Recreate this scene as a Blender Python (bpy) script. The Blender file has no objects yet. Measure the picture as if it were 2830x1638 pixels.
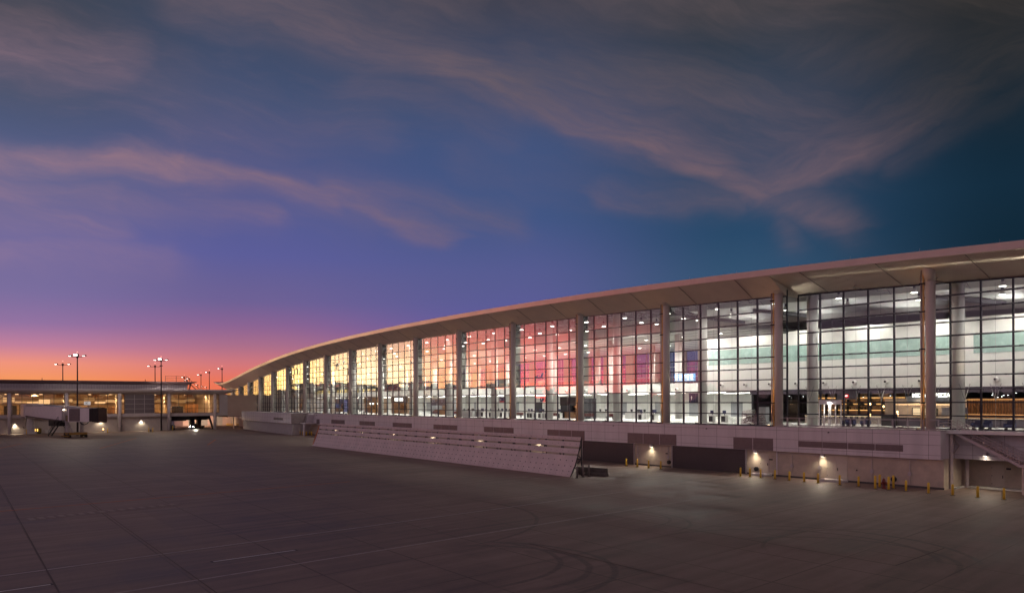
import bpy, bmesh, math, random
import numpy as np
from mathutils import Vector, Matrix
random.seed(11)
D = bpy.data
SC = bpy.context.scene
COL = SC.collection
R = math.radians
PI = math.pi

# ------------------------------------------------------------------ camera geometry and the facade line
EYE, FPX, ROLL = 9.5, 2200.0, -0.0034
BAY = 18.29


def hor(x):
    return 1107.7 + ROLL * (x - 1415)


def G(x, y, z=0.0):
    """photo point lying at height z -> place on the site (metres)"""
    Z = (EYE - z) * FPX / (y - hor(x))
    return Vector(((x - 1415) / FPX * Z, Z, z))


_du = .02
_us = np.arange(-6, 22, _du)
_t = .8953 + .01268 * _us - 8e-5 * _us * _us
_X = np.cumsum(-BAY * np.cos(_t) * _du)
_Z = np.cumsum(BAY * np.sin(_t) * _du)
_i0 = int(round(6 / _du))
_X = _X - _X[_i0] + 44.975
_Z = _Z - _Z[_i0] + 85.073


def ang(u):
    return float(np.interp(u, _us, _t))


def F(u, n=0.0, z=0.0):
    """terminal frame: u bays along the glass wall, n metres out of it, z up"""
    t = ang(u)
    return Vector((float(np.interp(u, _us, _X)) - n * math.sin(t), float(np.interp(u, _us, _Z)) - n * math.cos(t), z))


def U(x, n=0.0):
    X = _X - n * np.sin(_t)
    Z = _Z - n * np.cos(_t)
    px = 1415 + FPX * X / Z
    m = Z > 8
    return float(np.interp(-x, -px[m], _us[m]))


def tab(u0, vals):
    us = u0 + np.arange(len(vals))
    # smooth through the table with a fine cubic
    uu = np.arange(us[0], us[-1] + 1e-6, .05)
    out = []
    for q in uu:
        i = int(min(max(math.floor(q - us[0]), 0), len(vals) - 2))
        f = q - us[0] - i
        p0 = vals[max(i - 1, 0)]; p1 = vals[i]; p2 = vals[i + 1]; p3 = vals[min(i + 2, len(vals) - 1)]
        out.append(.5 * (2 * p1 + (p2 - p0) * f + (2 * p0 - 5 * p1 + 4 * p2 - p3) * f * f + (3 * p1 - p0 - 3 * p2 + p3) * f ** 3))
    return lambda u: float(np.interp(u, uu, out))


_fb = [20.6, 21.6, 22.55, 23.37, 24.06, 24.59, 24.96, 25.18, 25.28, 25.28, 25.16, 24.94, 24.6, 24.1, 23.41, 22.53, 21.43, 20.17, 18.8, 17.6, 16.85, 17.25, 18.9]
FB = tab(-4, _fb)


def FT(u):
    return FB(u) + float(np.interp(u, [-4, 4, 13, 16, 17.6], [.7, .72, .7, .6, .22]))


def GT(u):
    return FB(u) - 2.14


FLOOR = 6.26

# ------------------------------------------------------------------ mesh building


def wloc(o):
    v = Vector((0, 0, 0))
    while o is not None:
        v = v + o.location
        o = o.parent
    return v


class MB:
    def __init__(s):
        s.v = []; s.f = []; s.m = []

    def poly(s, pts, mi=0):
        i = len(s.v)
        s.v += [tuple(p) for p in pts]
        s.f.append(tuple(range(i, i + len(pts)))); s.m.append(mi)

    def hexa(s, b, t, mi=0):
        i = len(s.v)
        s.v += [tuple(p) for p in b] + [tuple(p) for p in t]
        for q in ((3, 2, 1, 0), (4, 5, 6, 7), (0, 1, 5, 4), (1, 2, 6, 5), (2, 3, 7, 6), (3, 0, 4, 7)):
            s.f.append(tuple(i + k for k in q)); s.m.append(mi)

    def box(s, x0, x1, y0, y1, z0, z1, mi=0):
        s.hexa([(x0, y0, z0), (x1, y0, z0), (x1, y1, z0), (x0, y1, z0)], [(x0, y0, z1), (x1, y0, z1), (x1, y1, z1), (x0, y1, z1)], mi)

    def fbox(s, u0, u1, n0, n1, z0, z1, mi=0, step=.34):
        k = max(1, int(math.ceil(abs(u1 - u0) / step)))
        za = z0 if callable(z0) else (lambda u: z0)
        zb = z1 if callable(z1) else (lambda u: z1)
        i = len(s.v)
        for j in range(k + 1):
            u = u0 + (u1 - u0) * j / k
            s.v += [tuple(F(u, n0, za(u))), tuple(F(u, n1, za(u))), tuple(F(u, n1, zb(u))), tuple(F(u, n0, zb(u)))]
        for j in range(k):
            a = i + 4 * j
            for q in range(4):
                s.f.append((a + q, a + (q + 1) % 4, a + 4 + (q + 1) % 4, a + 4 + q)); s.m.append(mi)
        s.f.append((i + 3, i + 2, i + 1, i)); s.m.append(mi)
        e = i + 4 * k
        s.f.append((e, e + 1, e + 2, e + 3)); s.m.append(mi)

    def bar(s, p, q, w, h=None, mi=0):
        """square bar from p to q"""
        p = Vector(p); q = Vector(q); h = h or w
        d = (q - p).normalized()
        up = Vector((0, 0, 1)) if abs(d.z) < .95 else Vector((0, 1, 0))
        a = d.cross(up).normalized() * w / 2
        b = d.cross(a).normalized() * h / 2
        s.hexa([p - a - b, p + a - b, p + a + b, p - a + b], [q - a - b, q + a - b, q + a + b, q - a + b], mi)

    def tube(s, p, q, r0, r1=None, k=10, mi=0):
        p = Vector(p); q = Vector(q); r1 = r0 if r1 is None else r1
        d = (q - p).normalized()
        up = Vector((0, 0, 1)) if abs(d.z) < .95 else Vector((0, 1, 0))
        a = d.cross(up).normalized(); b = d.cross(a).normalized()
        i = len(s.v)
        for c, r in ((p, r0), (q, r1)):
            for j in range(k):
                t = 2 * PI * j / k
                s.v.append(tuple(c + (a * math.cos(t) + b * math.sin(t)) * r))
        for j in range(k):
            s.f.append((i + j, i + (j + 1) % k, i + k + (j + 1) % k, i + k + j)); s.m.append(mi)
        s.f.append(tuple(i + j for j in range(k))[::-1]); s.m.append(mi)
        s.f.append(tuple(i + k + j for j in range(k))); s.m.append(mi)

    def lathe(s, c, prof, k=12, mi=0):
        """prof: list of (r, z) going up"""
        i = len(s.v)
        for r, z in prof:
            for j in range(k):
                t = 2 * PI * j / k
                s.v.append((c[0] + r * math.cos(t), c[1] + r * math.sin(t), c[2] + z))
        for a in range(len(prof) - 1):
            for j in range(k):
                s.f.append((i + a * k + j, i + a * k + (j + 1) % k, i + (a + 1) * k + (j + 1) % k, i + (a + 1) * k + j)); s.m.append(mi)
        s.f.append(tuple(i + j for j in range(k))[::-1]); s.m.append(mi)
        e = i + (len(prof) - 1) * k
        s.f.append(tuple(e + j for j in range(k))); s.m.append(mi)

    def path(s, pts, r, k=6, mi=0):
        for a, b in zip(pts[:-1], pts[1:]):
            s.tube(a, b, r, r, k, mi)

    def build(s, name, mat, parent=None, world=False, smooth=False, fix=True, loc=None):
        me = D.meshes.new(name)
        off = wloc(parent) if (world and parent is not None) else Vector((0, 0, 0))
        if loc is not None:
            off = Vector(loc)
        me.from_pydata([tuple(Vector(v) - off) for v in s.v], [], s.f)
        mats = mat if isinstance(mat, (list, tuple)) else [mat]
        for m in mats:
            me.materials.append(m)
        if len(mats) > 1:
            me.polygons.foreach_set('material_index', s.m)
        if fix:
            b = bmesh.new(); b.from_mesh(me)
            bmesh.ops.recalc_face_normals(b, faces=b.faces)
            b.to_mesh(me); b.free()
        if smooth:
            me.polygons.foreach_set('use_smooth', [len(p.vertices) == 4 for p in me.polygons])
        o = D.objects.new(name, me)
        COL.objects.link(o)
        if parent is not None:
            o.parent = parent
        elif loc is not None:
            o.location = loc
        return o


def tag(o, label=None, cat=None, group=None, kind=None):
    if label: o['label'] = label
    if cat: o['category'] = cat
    if group: o['group'] = group
    if kind: o['kind'] = kind
    return o


def thing(name, label, cat, loc=(0, 0, 0), rz=0.0, group=None):
    o = D.objects.new(name, None)
    o.empty_display_size = .2
    COL.objects.link(o)
    o.location = loc
    o.rotation_euler = (0, 0, rz)
    return tag(o, label, cat, group)


def dup(o, loc=None, rz=None, label=None, group=None, parent=None):
    c = o.copy()
    COL.objects.link(c)
    if parent is not None: c.parent = parent
    if loc is not None: c.location = loc
    if rz is not None: c.rotation_euler = (0, 0, rz)
    tag(c, label, None, group)
    for ch in [q for q in o.children]:
        dup(ch, parent=c)
    return c


def inside(name, label, cat, u, n, z=FLOOR, group=None, turn=0.0):
    """a thing standing in the terminal frame: its own +x runs right along the facade, +y goes indoors"""
    return thing(name, label, cat, F(u, n, z), -ang(u) + turn, group)


def lettering(txt, size, mat, parent, loc, name='lettering', depth=.03, rot=(PI / 2, 0, 0), align='CENTER', bold=0.0):
    cu = D.curves.new(name, 'FONT')
    cu.body = txt; cu.size = size; cu.extrude = depth; cu.align_x = align; cu.align_y = 'CENTER'; cu.offset = bold
    tmp = D.objects.new('tmp', cu)
    COL.objects.link(tmp)
    bpy.context.view_layer.update()
    me = D.meshes.new_from_object(tmp.evaluated_get(bpy.context.evaluated_depsgraph_get()))
    D.objects.remove(tmp)
    me.materials.clear(); me.materials.append(mat)
    me.name = name
    o = D.objects.new(name, me)
    COL.objects.link(o)
    o.parent = parent; o.location = loc; o.rotation_euler = rot
    return o


# ------------------------------------------------------------------ shader helpers
class NT:
    """tiny expression builder for a node tree"""
    def __init__(s, tree):
        s.t = tree; s.n = tree.nodes; s.l = tree.links

    def math(s, op, *a, clamp=False):
        nd = s.n.new('ShaderNodeMath'); nd.operation = op; nd.use_clamp = clamp
        for i, q in enumerate(a):
            s.put(nd.inputs[i], q)
        return nd.outputs[0]

    def put(s, sock, v):
        if hasattr(v, 'is_linked') and hasattr(v, 'node'):
            s.l.new(v, sock)
        else:
            sock.default_value = v

    def add(s, a, b): return s.math('ADD', a, b)
    def sub(s, a, b): return s.math('SUBTRACT', a, b)
    def mul(s, a, b): return s.math('MULTIPLY', a, b)
    def div(s, a, b): return s.math('DIVIDE', a, b)
    def clamp(s, a): return s.math('ADD', a, 0.0, clamp=True)

    def smooth(s, v, a, b):
        nd = s.n.new('ShaderNodeMapRange'); nd.interpolation_type = 'SMOOTHSTEP'
        s.put(nd.inputs['Value'], v); s.put(nd.inputs['From Min'], a); s.put(nd.inputs['From Max'], b)
        return nd.outputs['Result']

    def lin(s, v, a, b, c=0.0, d=1.0):
        nd = s.n.new('ShaderNodeMapRange')
        s.put(nd.inputs['Value'], v); s.put(nd.inputs['From Min'], a); s.put(nd.inputs['From Max'], b)
        s.put(nd.inputs['To Min'], c); s.put(nd.inputs['To Max'], d)
        return nd.outputs['Result']

    def sep(s, v):
        nd = s.n.new('ShaderNodeSeparateXYZ'); s.l.new(v, nd.inputs[0])
        return nd.outputs

    def comb(s, x, y, z):
        nd = s.n.new('ShaderNodeCombineXYZ')
        for i, q in enumerate((x, y, z)): s.put(nd.inputs[i], q)
        return nd.outputs[0]

    def noise(s, vec, scale, detail=4, rough=.55, dist=0.0):
        nd = s.n.new('ShaderNodeTexNoise')
        if vec is not None: s.l.new(vec, nd.inputs['Vector'])
        nd.inputs['Scale'].default_value = scale; nd.inputs['Detail'].default_value = detail
        nd.inputs['Roughness'].default_value = rough; nd.inputs['Distortion'].default_value = dist
        return nd.outputs['Fac']

    def mix(s, f, a, b, op='MIX'):
        nd = s.n.new('ShaderNodeMix'); nd.data_type = 'RGBA'; nd.blend_type = op
        s.put(nd.inputs[0], f)
        for i, q in ((6, a), (7, b)):
            if isinstance(q, tuple): q = (*q[:3], 1.0)
            s.put(nd.inputs[i], q)
        return nd.outputs[2]

    def ramp(s, v, stops, interp='LINEAR'):
        nd = s.n.new('ShaderNodeValToRGB'); s.l.new(v, nd.inputs[0])
        cr = nd.color_ramp; cr.interpolation = interp
        while len(cr.elements) < len(stops): cr.elements.new(.5)
        for e, (p, c) in zip(cr.elements, stops):
            e.position = p
        for e, (p, c) in zip(cr.elements, stops):
            e.position = p; e.color = (*c[:3], 1)
        return nd.outputs[0]


def srgb(r, g, b):
    f = lambda c: (c / 255 / 12.92) if c <= 10.3 else ((c / 255 + .055) / 1.055) ** 2.4
    return (f(r), f(g), f(b))


_mats = {}


def pm(name, base, rough=.5, metal=0.0, var=.12, scale=1.5, bump=0.0, bscale=20.0, spec=.5, streak=False, emit=None, estr=0.0):
    """painted / plain material with uneven colour, gloss and a fine bump"""
    if name in _mats: return _mats[name]
    m = D.materials.new(name); m.use_nodes = True
    t = NT(m.node_tree)
    bs = t.n['Principled BSDF']
    tc = t.n.new('ShaderNodeTexCoord').outputs['Object']
    vec = tc
    if streak:
        q = t.sep(tc)
        vec = t.comb(q[0], q[1], t.mul(q[2], .12))
    nz = t.noise(vec, scale, 5, .6)
    lo = tuple(c * (1 - var) for c in base); hi = tuple(min(1, c * (1 + var)) for c in base)
    col = t.ramp(nz, [(.3, lo), (.7, hi)])
    t.l.new(col, bs.inputs['Base Color'])
    t.l.new(t.lin(nz, .3, .7, max(.03, rough - .07), min(1, rough + .07)), bs.inputs['Roughness'])
    bs.inputs['Metallic'].default_value = metal
    bs.inputs['Specular IOR Level'].default_value = spec
    if bump:
        b = t.n.new('ShaderNodeBump'); b.inputs['Strength'].default_value = bump; b.inputs['Distance'].default_value = .02
        t.l.new(t.noise(tc, bscale, 3), b.inputs['Height']); t.l.new(b.outputs[0], bs.inputs['Normal'])
    if emit:
        bs.inputs['Emission Color'].default_value = (*emit, 1); bs.inputs['Emission Strength'].default_value = estr
    _mats[name] = m
    return m


def em(name, col, strength):
    """lamp lens / lit screen"""
    if name in _mats: return _mats[name]
    m = D.materials.new(name); m.use_nodes = True
    t = NT(m.node_tree)
    t.n.remove(t.n['Principled BSDF'])
    e = t.n.new('ShaderNodeEmission'); e.inputs[0].default_value = (*col, 1); e.inputs[1].default_value = strength
    t.l.new(e.outputs[0], t.n['Material Output'].inputs[0])
    _mats[name] = m
    return m


def glass_mat(name, r0=.09, tint=(.86, .9, .88), rough=.0):
    m = D.materials.new(name); m.use_nodes = True
    t = NT(m.node_tree)
    t.n.remove(t.n['Principled BSDF'])
    g = t.n.new('ShaderNodeNewGeometry')
    dp = t.n.new('ShaderNodeVectorMath'); dp.operation = 'DOT_PRODUCT'
    t.l.new(g.outputs['Incoming'], dp.inputs[0]); t.l.new(g.outputs['Normal'], dp.inputs[1])
    c = t.math('ABSOLUTE', dp.outputs['Value'])
    k = t.math('POWER', t.sub(1.0, c), 5.0)
    fr = t.add(r0, t.mul(1 - r0, k))
    tr = t.n.new('ShaderNodeBsdfTransparent'); tr.inputs[0].default_value = (*tint, 1)
    gl = t.n.new('ShaderNodeBsdfGlossy'); gl.inputs['Roughness'].default_value = rough; gl.inputs['Color'].default_value = (.95, .95, .95, 1)
    mx = t.n.new('ShaderNodeMixShader')
    t.l.new(fr, mx.inputs[0]); t.l.new(tr.outputs[0], mx.inputs[1]); t.l.new(gl.outputs[0], mx.inputs[2])
    t.l.new(mx.outputs[0], t.n['Material Output'].inputs[0])
    return m


# surfaces
M_FASCIA = pm('fascia_paint', (.66, .54, .50), .40, .15, .06, .5, streak=True)
M_SOFFSEAM = pm('soffit_joint_tone', (.26, .22, .19), .7)
M_SOFFIT = pm('soffit_metal', (.78, .70, .61), .34, .1, .05, .6)
M_SEAM = pm('dark_joint', (.10, .09, .085), .7)
M_ROOF = pm('roof_membrane', (.35, .34, .35), .6)
M_COL = pm('column_paint', (.64, .58, .53), .42, 0, .05, .5, streak=True)
M_MULL = pm('mullion_dark', (.035, .035, .05), .35, .4)
M_FIN = pm('transom_metal', (.16, .16, .18), .3, .7)
M_GLASS = glass_mat('terminal_glass', .10, (.9, .93, .91))
M_CLAD = pm('cladding_white', (.70, .66, .68), .42, .0, .09, .7, streak=True)
M_LOUV = pm('louvre_brown', (.22, .18, .18), .5, .2)
M_BLOCK = pm('blockwork_beige', (.54, .46, .37), .85, 0, .14, .9, .25, 30)
M_DOORD = pm('roller_door_dark', (.10, .085, .09), .45, .3)
M_DOORB = pm('door_beige', (.56, .49, .40), .5, 0, .05)
M_PIPE = pm('pipe_metal', (.42, .34, .36), .4, .3, .06, 2)
M_GOLDGLOW = pm('pipe_gold_glow', (.80, .50, .20), .35, .3, .06, 2)  # golden glow of the lit pipe put into its colour
M_BLACK = pm('black_metal', (.02, .02, .022), .5)
M_STEEL = pm('galvanised', (.42, .41, .42), .42, .75)
M_RAIL = pm('rail_grey', (.52, .48, .49), .45, .5)
M_YEL = pm('bollard_yellow', (.90, .60, .06), .5, 0, .15, 3)
M_CONC = pm('pale_concrete', (.64, .62, .60), .85, 0, .15, 1.2, .3, 25)
M_RED = pm('hydrant_red', (.20, .03, .025), .45)
M_WHITE = pm('white_interior', (.82, .81, .78), .6, 0, .03)
M_WGLOSS = pm('white_floor', (.84, .83, .80), .28, 0, .05)
M_DECK = pm('roof_deck_underside', (.36, .34, .38), .75, 0, .25, 6, .5, 8)
M_TRUSS = pm('truss_grey', (.30, .29, .31), .6)
M_TEAL = pm('teal_glass_band', (.40, .56, .52), .25, 0, .10, 1)
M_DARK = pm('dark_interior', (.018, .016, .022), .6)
M_PURP = pm('dark_fascia', (.07, .055, .08), .5)
M_GREY = pm('grey_laminate', (.32, .33, .35), .5)
M_NAVY = pm('navy_panel', (.03, .035, .10), .4)
M_WOOD = pm('warm_wood', (.36, .19, .09), .5, 0, .25, 5)
M_LENS = em('lamp_lens', (1, .95, .86), 14)
M_STRIP = em('strip_light', (1, .95, .88), 10)
M_WARMSTRIP = em('warm_strip', (1, .62, .30), 5)
M_WALLLENS = em('wall_lamp_lens', (1, .88, .66), 14)
M_SIGNW = em('lit_letters', (1, .98, .95), 2.4)
M_FLOOD = em('flood_lens', (1, .95, .86), 9)
M_BEACON = em('beacon_lens', (1, .35, .28), 2.5)
M_REDSIGN = em('exit_red', (1, .03, .03), 2.5)


def spot(name, loc, target, power, col=(1, .93, .82), cone=120, blend=.5, rad=.15, parent=None):
    l = D.lights.new(name, 'SPOT')
    l.energy = power; l.color = col; l.spot_size = R(cone); l.spot_blend = blend; l.shadow_soft_size = rad
    o = D.objects.new(name, l)
    COL.objects.link(o)
    loc = Vector(loc)
    d = (Vector(target) - loc).normalized()
    o.rotation_euler = d.to_track_quat('-Z', 'Y').to_euler()
    if parent is not None:
        o.parent = parent
        o.location = loc - wloc(parent)
    else:
        o.location = loc
    return o

# ------------------------------------------------------------------ camera
cam = D.cameras.new('camera')
camo = D.objects.new('camera', cam)
COL.objects.link(camo)
cam.sensor_width = 36; cam.lens = 36 * FPX / 2830
cam.shift_y = (1107.7 - 819) / 2830
cam.clip_start = .1; cam.clip_end = 20000
camo.matrix_world = Matrix.Translation((0, 0, EYE)) @ Matrix.Rotation(PI / 2, 4, 'X') @ Matrix.Rotation(ROLL, 4, 'Z')
SC.camera = camo
SC.view_settings.view_transform = 'Standard'
SC.view_settings.look = 'None'
SC.view_settings.exposure = 0; SC.view_settings.gamma = 1
cy = SC.cycles
cy.max_bounces = 7; cy.diffuse_bounces = 3; cy.glossy_bounces = 3; cy.transparent_max_bounces = 14; cy.transmission_bounces = 4
cy.sample_clamp_indirect = 4.0; cy.sample_clamp_direct = 0
cy.caustics_reflective = False; cy.caustics_refractive = False
cy.use_denoising = True
cy.use_adaptive_sampling = True; cy.adaptive_threshold = .015

# ------------------------------------------------------------------ dusk sky
W = D.worlds.new('World'); SC.world = W; W.use_nodes = True
t = NT(W.node_tree)
t.n.clear()
out = t.n.new('ShaderNodeOutputWorld'); bg = t.n.new('ShaderNodeBackground')
t.l.new(bg.outputs[0], out.inputs[0])
dirv = t.n.new('ShaderNodeTexCoord').outputs['Generated']
dx, dy, dz = t.sep(dirv)
az = t.math('ARCTAN2', dx, dy)                       # 0 ahead, + to the right
el = t.div(t.math('ARCSINE', dz), PI / 2)            # 0 horizon, 1 zenith
e_ = t.math('MAXIMUM', el, 0.0)
K = 12.0


def E(e): return math.atan(e) / (PI / 2)


def station(rows, lin=False):
    st = []
    for e, c in rows:
        c = c if lin else srgb(*c)
        st.append((min(.999, E(e)), tuple(q / K for q in c)))
    return t.ramp(e_, st)


zen = (.020, .026, .034)
S = [
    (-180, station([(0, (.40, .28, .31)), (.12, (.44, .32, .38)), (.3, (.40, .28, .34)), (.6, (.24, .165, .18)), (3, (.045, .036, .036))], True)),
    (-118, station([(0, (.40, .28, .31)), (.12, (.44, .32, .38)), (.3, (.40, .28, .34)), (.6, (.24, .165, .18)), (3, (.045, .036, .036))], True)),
    (-96, station([(0, (.40, .24, .27)), (.06, (.36, .24, .30)), (.10, (.34, .24, .33)), (.2, (.34, .25, .36)), (.45, (.28, .21, .31)), (.8, (.16, .14, .2)), (3, (.03, .034, .042))], True)),
    (-88, station([(0, (.75, .30, .30)), (.05, (.68, .27, .30)), (.10, (.42, .24, .33)), (.2, (.36, .24, .34)), (.45, (.22, .18, .26)), (3, (.03, .034, .042))], True)),
    (-80, station([(0, (3.4, .46, .36)), (.04, (4.6, .36, .26)), (.065, (3.4, .30, .26)), (.095, (.7, .26, .33)), (.2, (.36, .24, .34)), (.45, (.16, .15, .22)), (3, (.025, .03, .04))], True)),
    (-74, station([(0, (5.4, 1.1, .60)), (.03, (7.4, .70, .36)), (.06, (6.8, .42, .26)), (.085, (4.2, .34, .30)), (.12, (.95, .29, .36)), (.2, (.45, .26, .35)), (.45, (.14, .13, .21)), (3, (.02, .026, .034))], True)),
    (-66, station([(0, (7.5, 4.2, 2.2)), (.03, (7.5, 3.5, 1.4)), (.05, (7.2, 2.2, .75)), (.075, (6.2, .95, .45)), (.11, (4.0, .5, .40)), (.16, (1.2, .32, .4)), (.35, (.16, .15, .24)), (3, (.02, .026, .034))], True)),
    (-58, station([(0, (9.0, 6.2, 3.2)), (.03, (9.0, 6.6, 3.7)), (.06, (8.0, 5.2, 2.8)), (.1, (4.2, 1.9, 1.1)), (.18, (.9, .38, .42)), (.35, (.14, .14, .23)), (3, (.02, .026, .034))], True)),
    (-48, station([(0, (6.5, 4.2, 1.2)), (.03, (6.5, 4.4, 1.6)), (.06, (4.6, 2.8, 1.2)), (.1, (2.2, 1.0, .65)), (.18, (.6, .30, .40)), (.35, (.13, .13, .23)), (3, (.02, .026, .034))], True)),
    (-40, station([(0, (2.4, 1.25, .28)), (.03, (2.1, .9, .32)), (.06, (1.2, .50, .35)), (.1, (.6, .28, .38)), (.18, (.28, .19, .38)), (.35, (.09, .11, .22)), (3, (.02, .026, .034))], True)),
    (-32.7, station([(0, (247, 156, 84)), (.024, (246, 152, 94)), (.043, (240, 148, 124)), (.062, (194, 128, 156)), (.085, (152, 116, 166)), (.119, (127, 110, 170)), (.177, (110, 103, 168)), (.253, (88, 98, 150)), (.33, (66, 84, 118)), (.42, (62, 72, 90)), (3, (30, 36, 46))])),
    (-18, station([(0, (238, 108, 70)), (.025, (235, 116, 92)), (.045, (210, 120, 124)), (.065, (174, 112, 138)), (.09, (144, 101, 150)), (.12, (112, 96, 158)), (.175, (86, 88, 166)), (.25, (74, 86, 152)), (.36, (62, 82, 126)), (.46, (58, 74, 104)), (3, (30, 36, 46))])),
    (0, station([(0, (150, 92, 118)), (.04, (124, 90, 138)), (.10, (94, 91, 158)), (.163, (80, 88, 157)), (.23, (54, 84, 144)), (.32, (54, 82, 136)), (.41, (54, 74, 112)), (.5, (52, 62, 84)), (3, (28, 34, 44))])),
    (16, station([(0, (92, 84, 112)), (.06, (62, 84, 130)), (.14, (42, 86, 124)), (.2, (22, 74, 114)), (.27, (26, 70, 108)), (.36, (38, 66, 96)), (.47, (44, 56, 66)), (3, (26, 32, 42))])),
    (32.7, station([(0, (44, 62, 82)), (.10, (14, 52, 76)), (.173, (6, 42, 62)), (.23, (6, 45, 67)), (.306, (9, 40, 58)), (.383, (22, 38, 48)), (.43, (30, 38, 42)), (3, (26, 30, 38))])),
    (75, station([(0, (.05, .06, .09)), (.2, (.04, .05, .08)), (3, (.02, .026, .034))], True)),
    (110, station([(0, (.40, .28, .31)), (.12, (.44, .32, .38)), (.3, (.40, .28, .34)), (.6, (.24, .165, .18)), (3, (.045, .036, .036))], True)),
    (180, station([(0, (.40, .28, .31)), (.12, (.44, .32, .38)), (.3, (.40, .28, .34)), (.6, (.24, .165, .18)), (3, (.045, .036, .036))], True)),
]
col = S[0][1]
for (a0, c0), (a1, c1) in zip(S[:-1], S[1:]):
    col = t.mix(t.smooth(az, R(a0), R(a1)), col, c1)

# cirrus: soft streaks laid along great arcs ahead, in units of the direction's slope
fy = t.math('MAXIMUM', dy, .05)
cs = t.div(dx, fy)                                    # tan azimuth
ct = t.div(dz, fy)                                    # tan elevation (along the view axis)


def toS(x, y):                                        # photo pixel at 2520 wide -> slopes
    x *= 1.123; y *= 1.123
    return ((x - 1415) / FPX, (hor(x) - y) / FPX)


wv = t.n.new('ShaderNodeTexNoise'); wv.inputs['Scale'].default_value = 4.0; wv.inputs['Detail'].default_value = 5
t.l.new(t.comb(cs, t.mul(ct, 1.6), 0.0), wv.inputs['Vector'])
wc = t.sep(wv.outputs['Color'])
csw = t.add(cs, t.mul(t.sub(wc[0], .5), .12))
ctw = t.add(ct, t.mul(t.sub(wc[1], .5), .095))


def streak(a, b, w, amp, soft=1.0):
    """a feathered band from a to b; soft > 1 feathers its upper side, soft < -1 its lower side"""
    ax, ay = toS(*a); bx, by = toS(*b); w = w * 1.123 / FPX
    L2 = (bx - ax) ** 2 + (by - ay) ** 2
    px = t.sub(csw, ax); py = t.sub(ctw, ay)
    k = t.math('DIVIDE', t.add(t.mul(px, bx - ax), t.mul(py, by - ay)), L2, clamp=True)
    qx = t.sub(px, t.mul(k, bx - ax)); qy = t.sub(py, t.mul(k, by - ay))
    if abs(soft) > 1:
        side = t.smooth(qy, -.006, .006) if soft > 0 else t.smooth(qy, .006, -.006)
        g = t.sub(1.0, t.mul(side, 1 - 1 / abs(soft)))
        qx = t.mul(qx, g); qy = t.mul(qy, g)
    d2 = t.add(t.mul(qx, qx), t.mul(qy, qy))
    return t.mul(t.math('EXPONENT', t.mul(d2, -1 / (w * w))), amp)


A_ = [((-300, 345), (430, 392), 30, .95, -2.2), ((430, 392), (800, 478), 30, .75, -1.8), ((800, 478), (1090, 600), 26, .62, 2.4),
      ((-300, 450), (300, 500), 50, .50), ((100, 490), (640, 545), 42, .40), ((700, 440), (1280, 540), 48, .34),
      ((-300, 610), (420, 632), 26, .30, -2), ((-300, 530), (300, 570), 45, .36), ((400, 300), (900, 320), 70, .22), ((300, 430), (900, 520), 60, .26),
      ((-200, 40), (280, 140), 95, .66), ((250, 140), (640, 350), 120, .26),
      ((480, -40), (1000, 120), 70, .80, 1.8), ((1000, 120), (1270, 262), 56, .78, 2.2), ((900, 200), (1250, 340), 60, .30),
      ((1270, 262), (1560, 355), 38, .80, 3.4), ((1560, 355), (1740, 425), 28, .92, 3.6), ((1740, 425), (1840, 490), 34, .72, 3.0),
      ((1300, 170), (2000, 290), 150, .50), ((1450, 330), (1900, 400), 80, .40), ((1480, 478), (1790, 512), 30, .46, 2), ((1150, 400), (1450, 440), 60, .16), ((1000, -60), (2500, -20), 130, .55)]
B_ = [((1800, 480), (2080, 548), 46, .62, 1.6), ((1840, 490), (2130, 345), 34, .78, 3.0), ((2130, 345), (2330, 235), 48, .62, 2.6), ((2330, 235), (2620, 40), 70, .52, 2.0), ((1900, 520), (1930, 600), 42, .34),
      ((2200, 370), (2600, 200), 42, .26), ((2000, 100), (2560, 160), 120, .36)]


def wisps(ang_, sc, seed):
    ca__, sa__ = math.cos(ang_), math.sin(ang_)
    v = t.comb(t.add(t.mul(csw, ca__ * 1.0), t.mul(ctw, sa__ * 1.0)), t.mul(t.add(t.mul(csw, -sa__), t.mul(ctw, ca__)), 5.0), seed)
    n1 = t.noise(v, sc, 10, .62, .5); n2 = t.noise(v, sc * 3.4, 8, .66, .3)
    return t.add(t.mul(n1, .62), t.mul(n2, .38))


def group(bs_, tex):
    m = None
    for b_ in bs_:
        q = streak(*b_)
        m = q if m is None else t.math('MAXIMUM', m, q)
    return t.mul(m, t.lin(tex, .36, .62, .42, 1.12))


tA = wisps(-.24, 3.6, 0.0); tB = wisps(.42, 3.6, 3.7)
msk = t.math('MAXIMUM', group(A_, tA), group(B_, tB))
msk = t.add(msk, t.mul(t.smooth(tA, .48, .70), t.mul(t.smooth(ct, .10, .3), t.lin(cs, -.5, .5, .12, .03))))
msk = t.mul(msk, t.smooth(dy, .06, .3))
lo = t.clamp(t.mul(t.lin(cs, -.62, .02, 1.0, 0.0), t.lin(ct, .18, .50, 1.0, 0.12)))
ccol = t.mix(lo, srgb(112, 95, 97), srgb(172, 134, 150))
ccol = t.mix(t.smooth(cs, .28, .62), ccol, srgb(84, 72, 68))
ccol = t.mix(t.smooth(ct, .42, .30), ccol, srgb(128, 102, 108), 'MIX')
ccol = t.mix(lo, ccol, srgb(172, 134, 150))
ccol = t.mix(t.smooth(cs, .36, .66), ccol, srgb(80, 70, 66))
hs = t.n.new('ShaderNodeHueSaturation'); hs.inputs['Saturation'].default_value = .88; hs.inputs['Value'].default_value = .84
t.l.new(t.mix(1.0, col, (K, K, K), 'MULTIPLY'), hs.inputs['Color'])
clear = t.mix(t.mul(t.smooth(ct, .06, .16), t.smooth(dy, .05, .3)), t.mix(1.0, col, (K, K, K), 'MULTIPLY'), hs.outputs[0])
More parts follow.
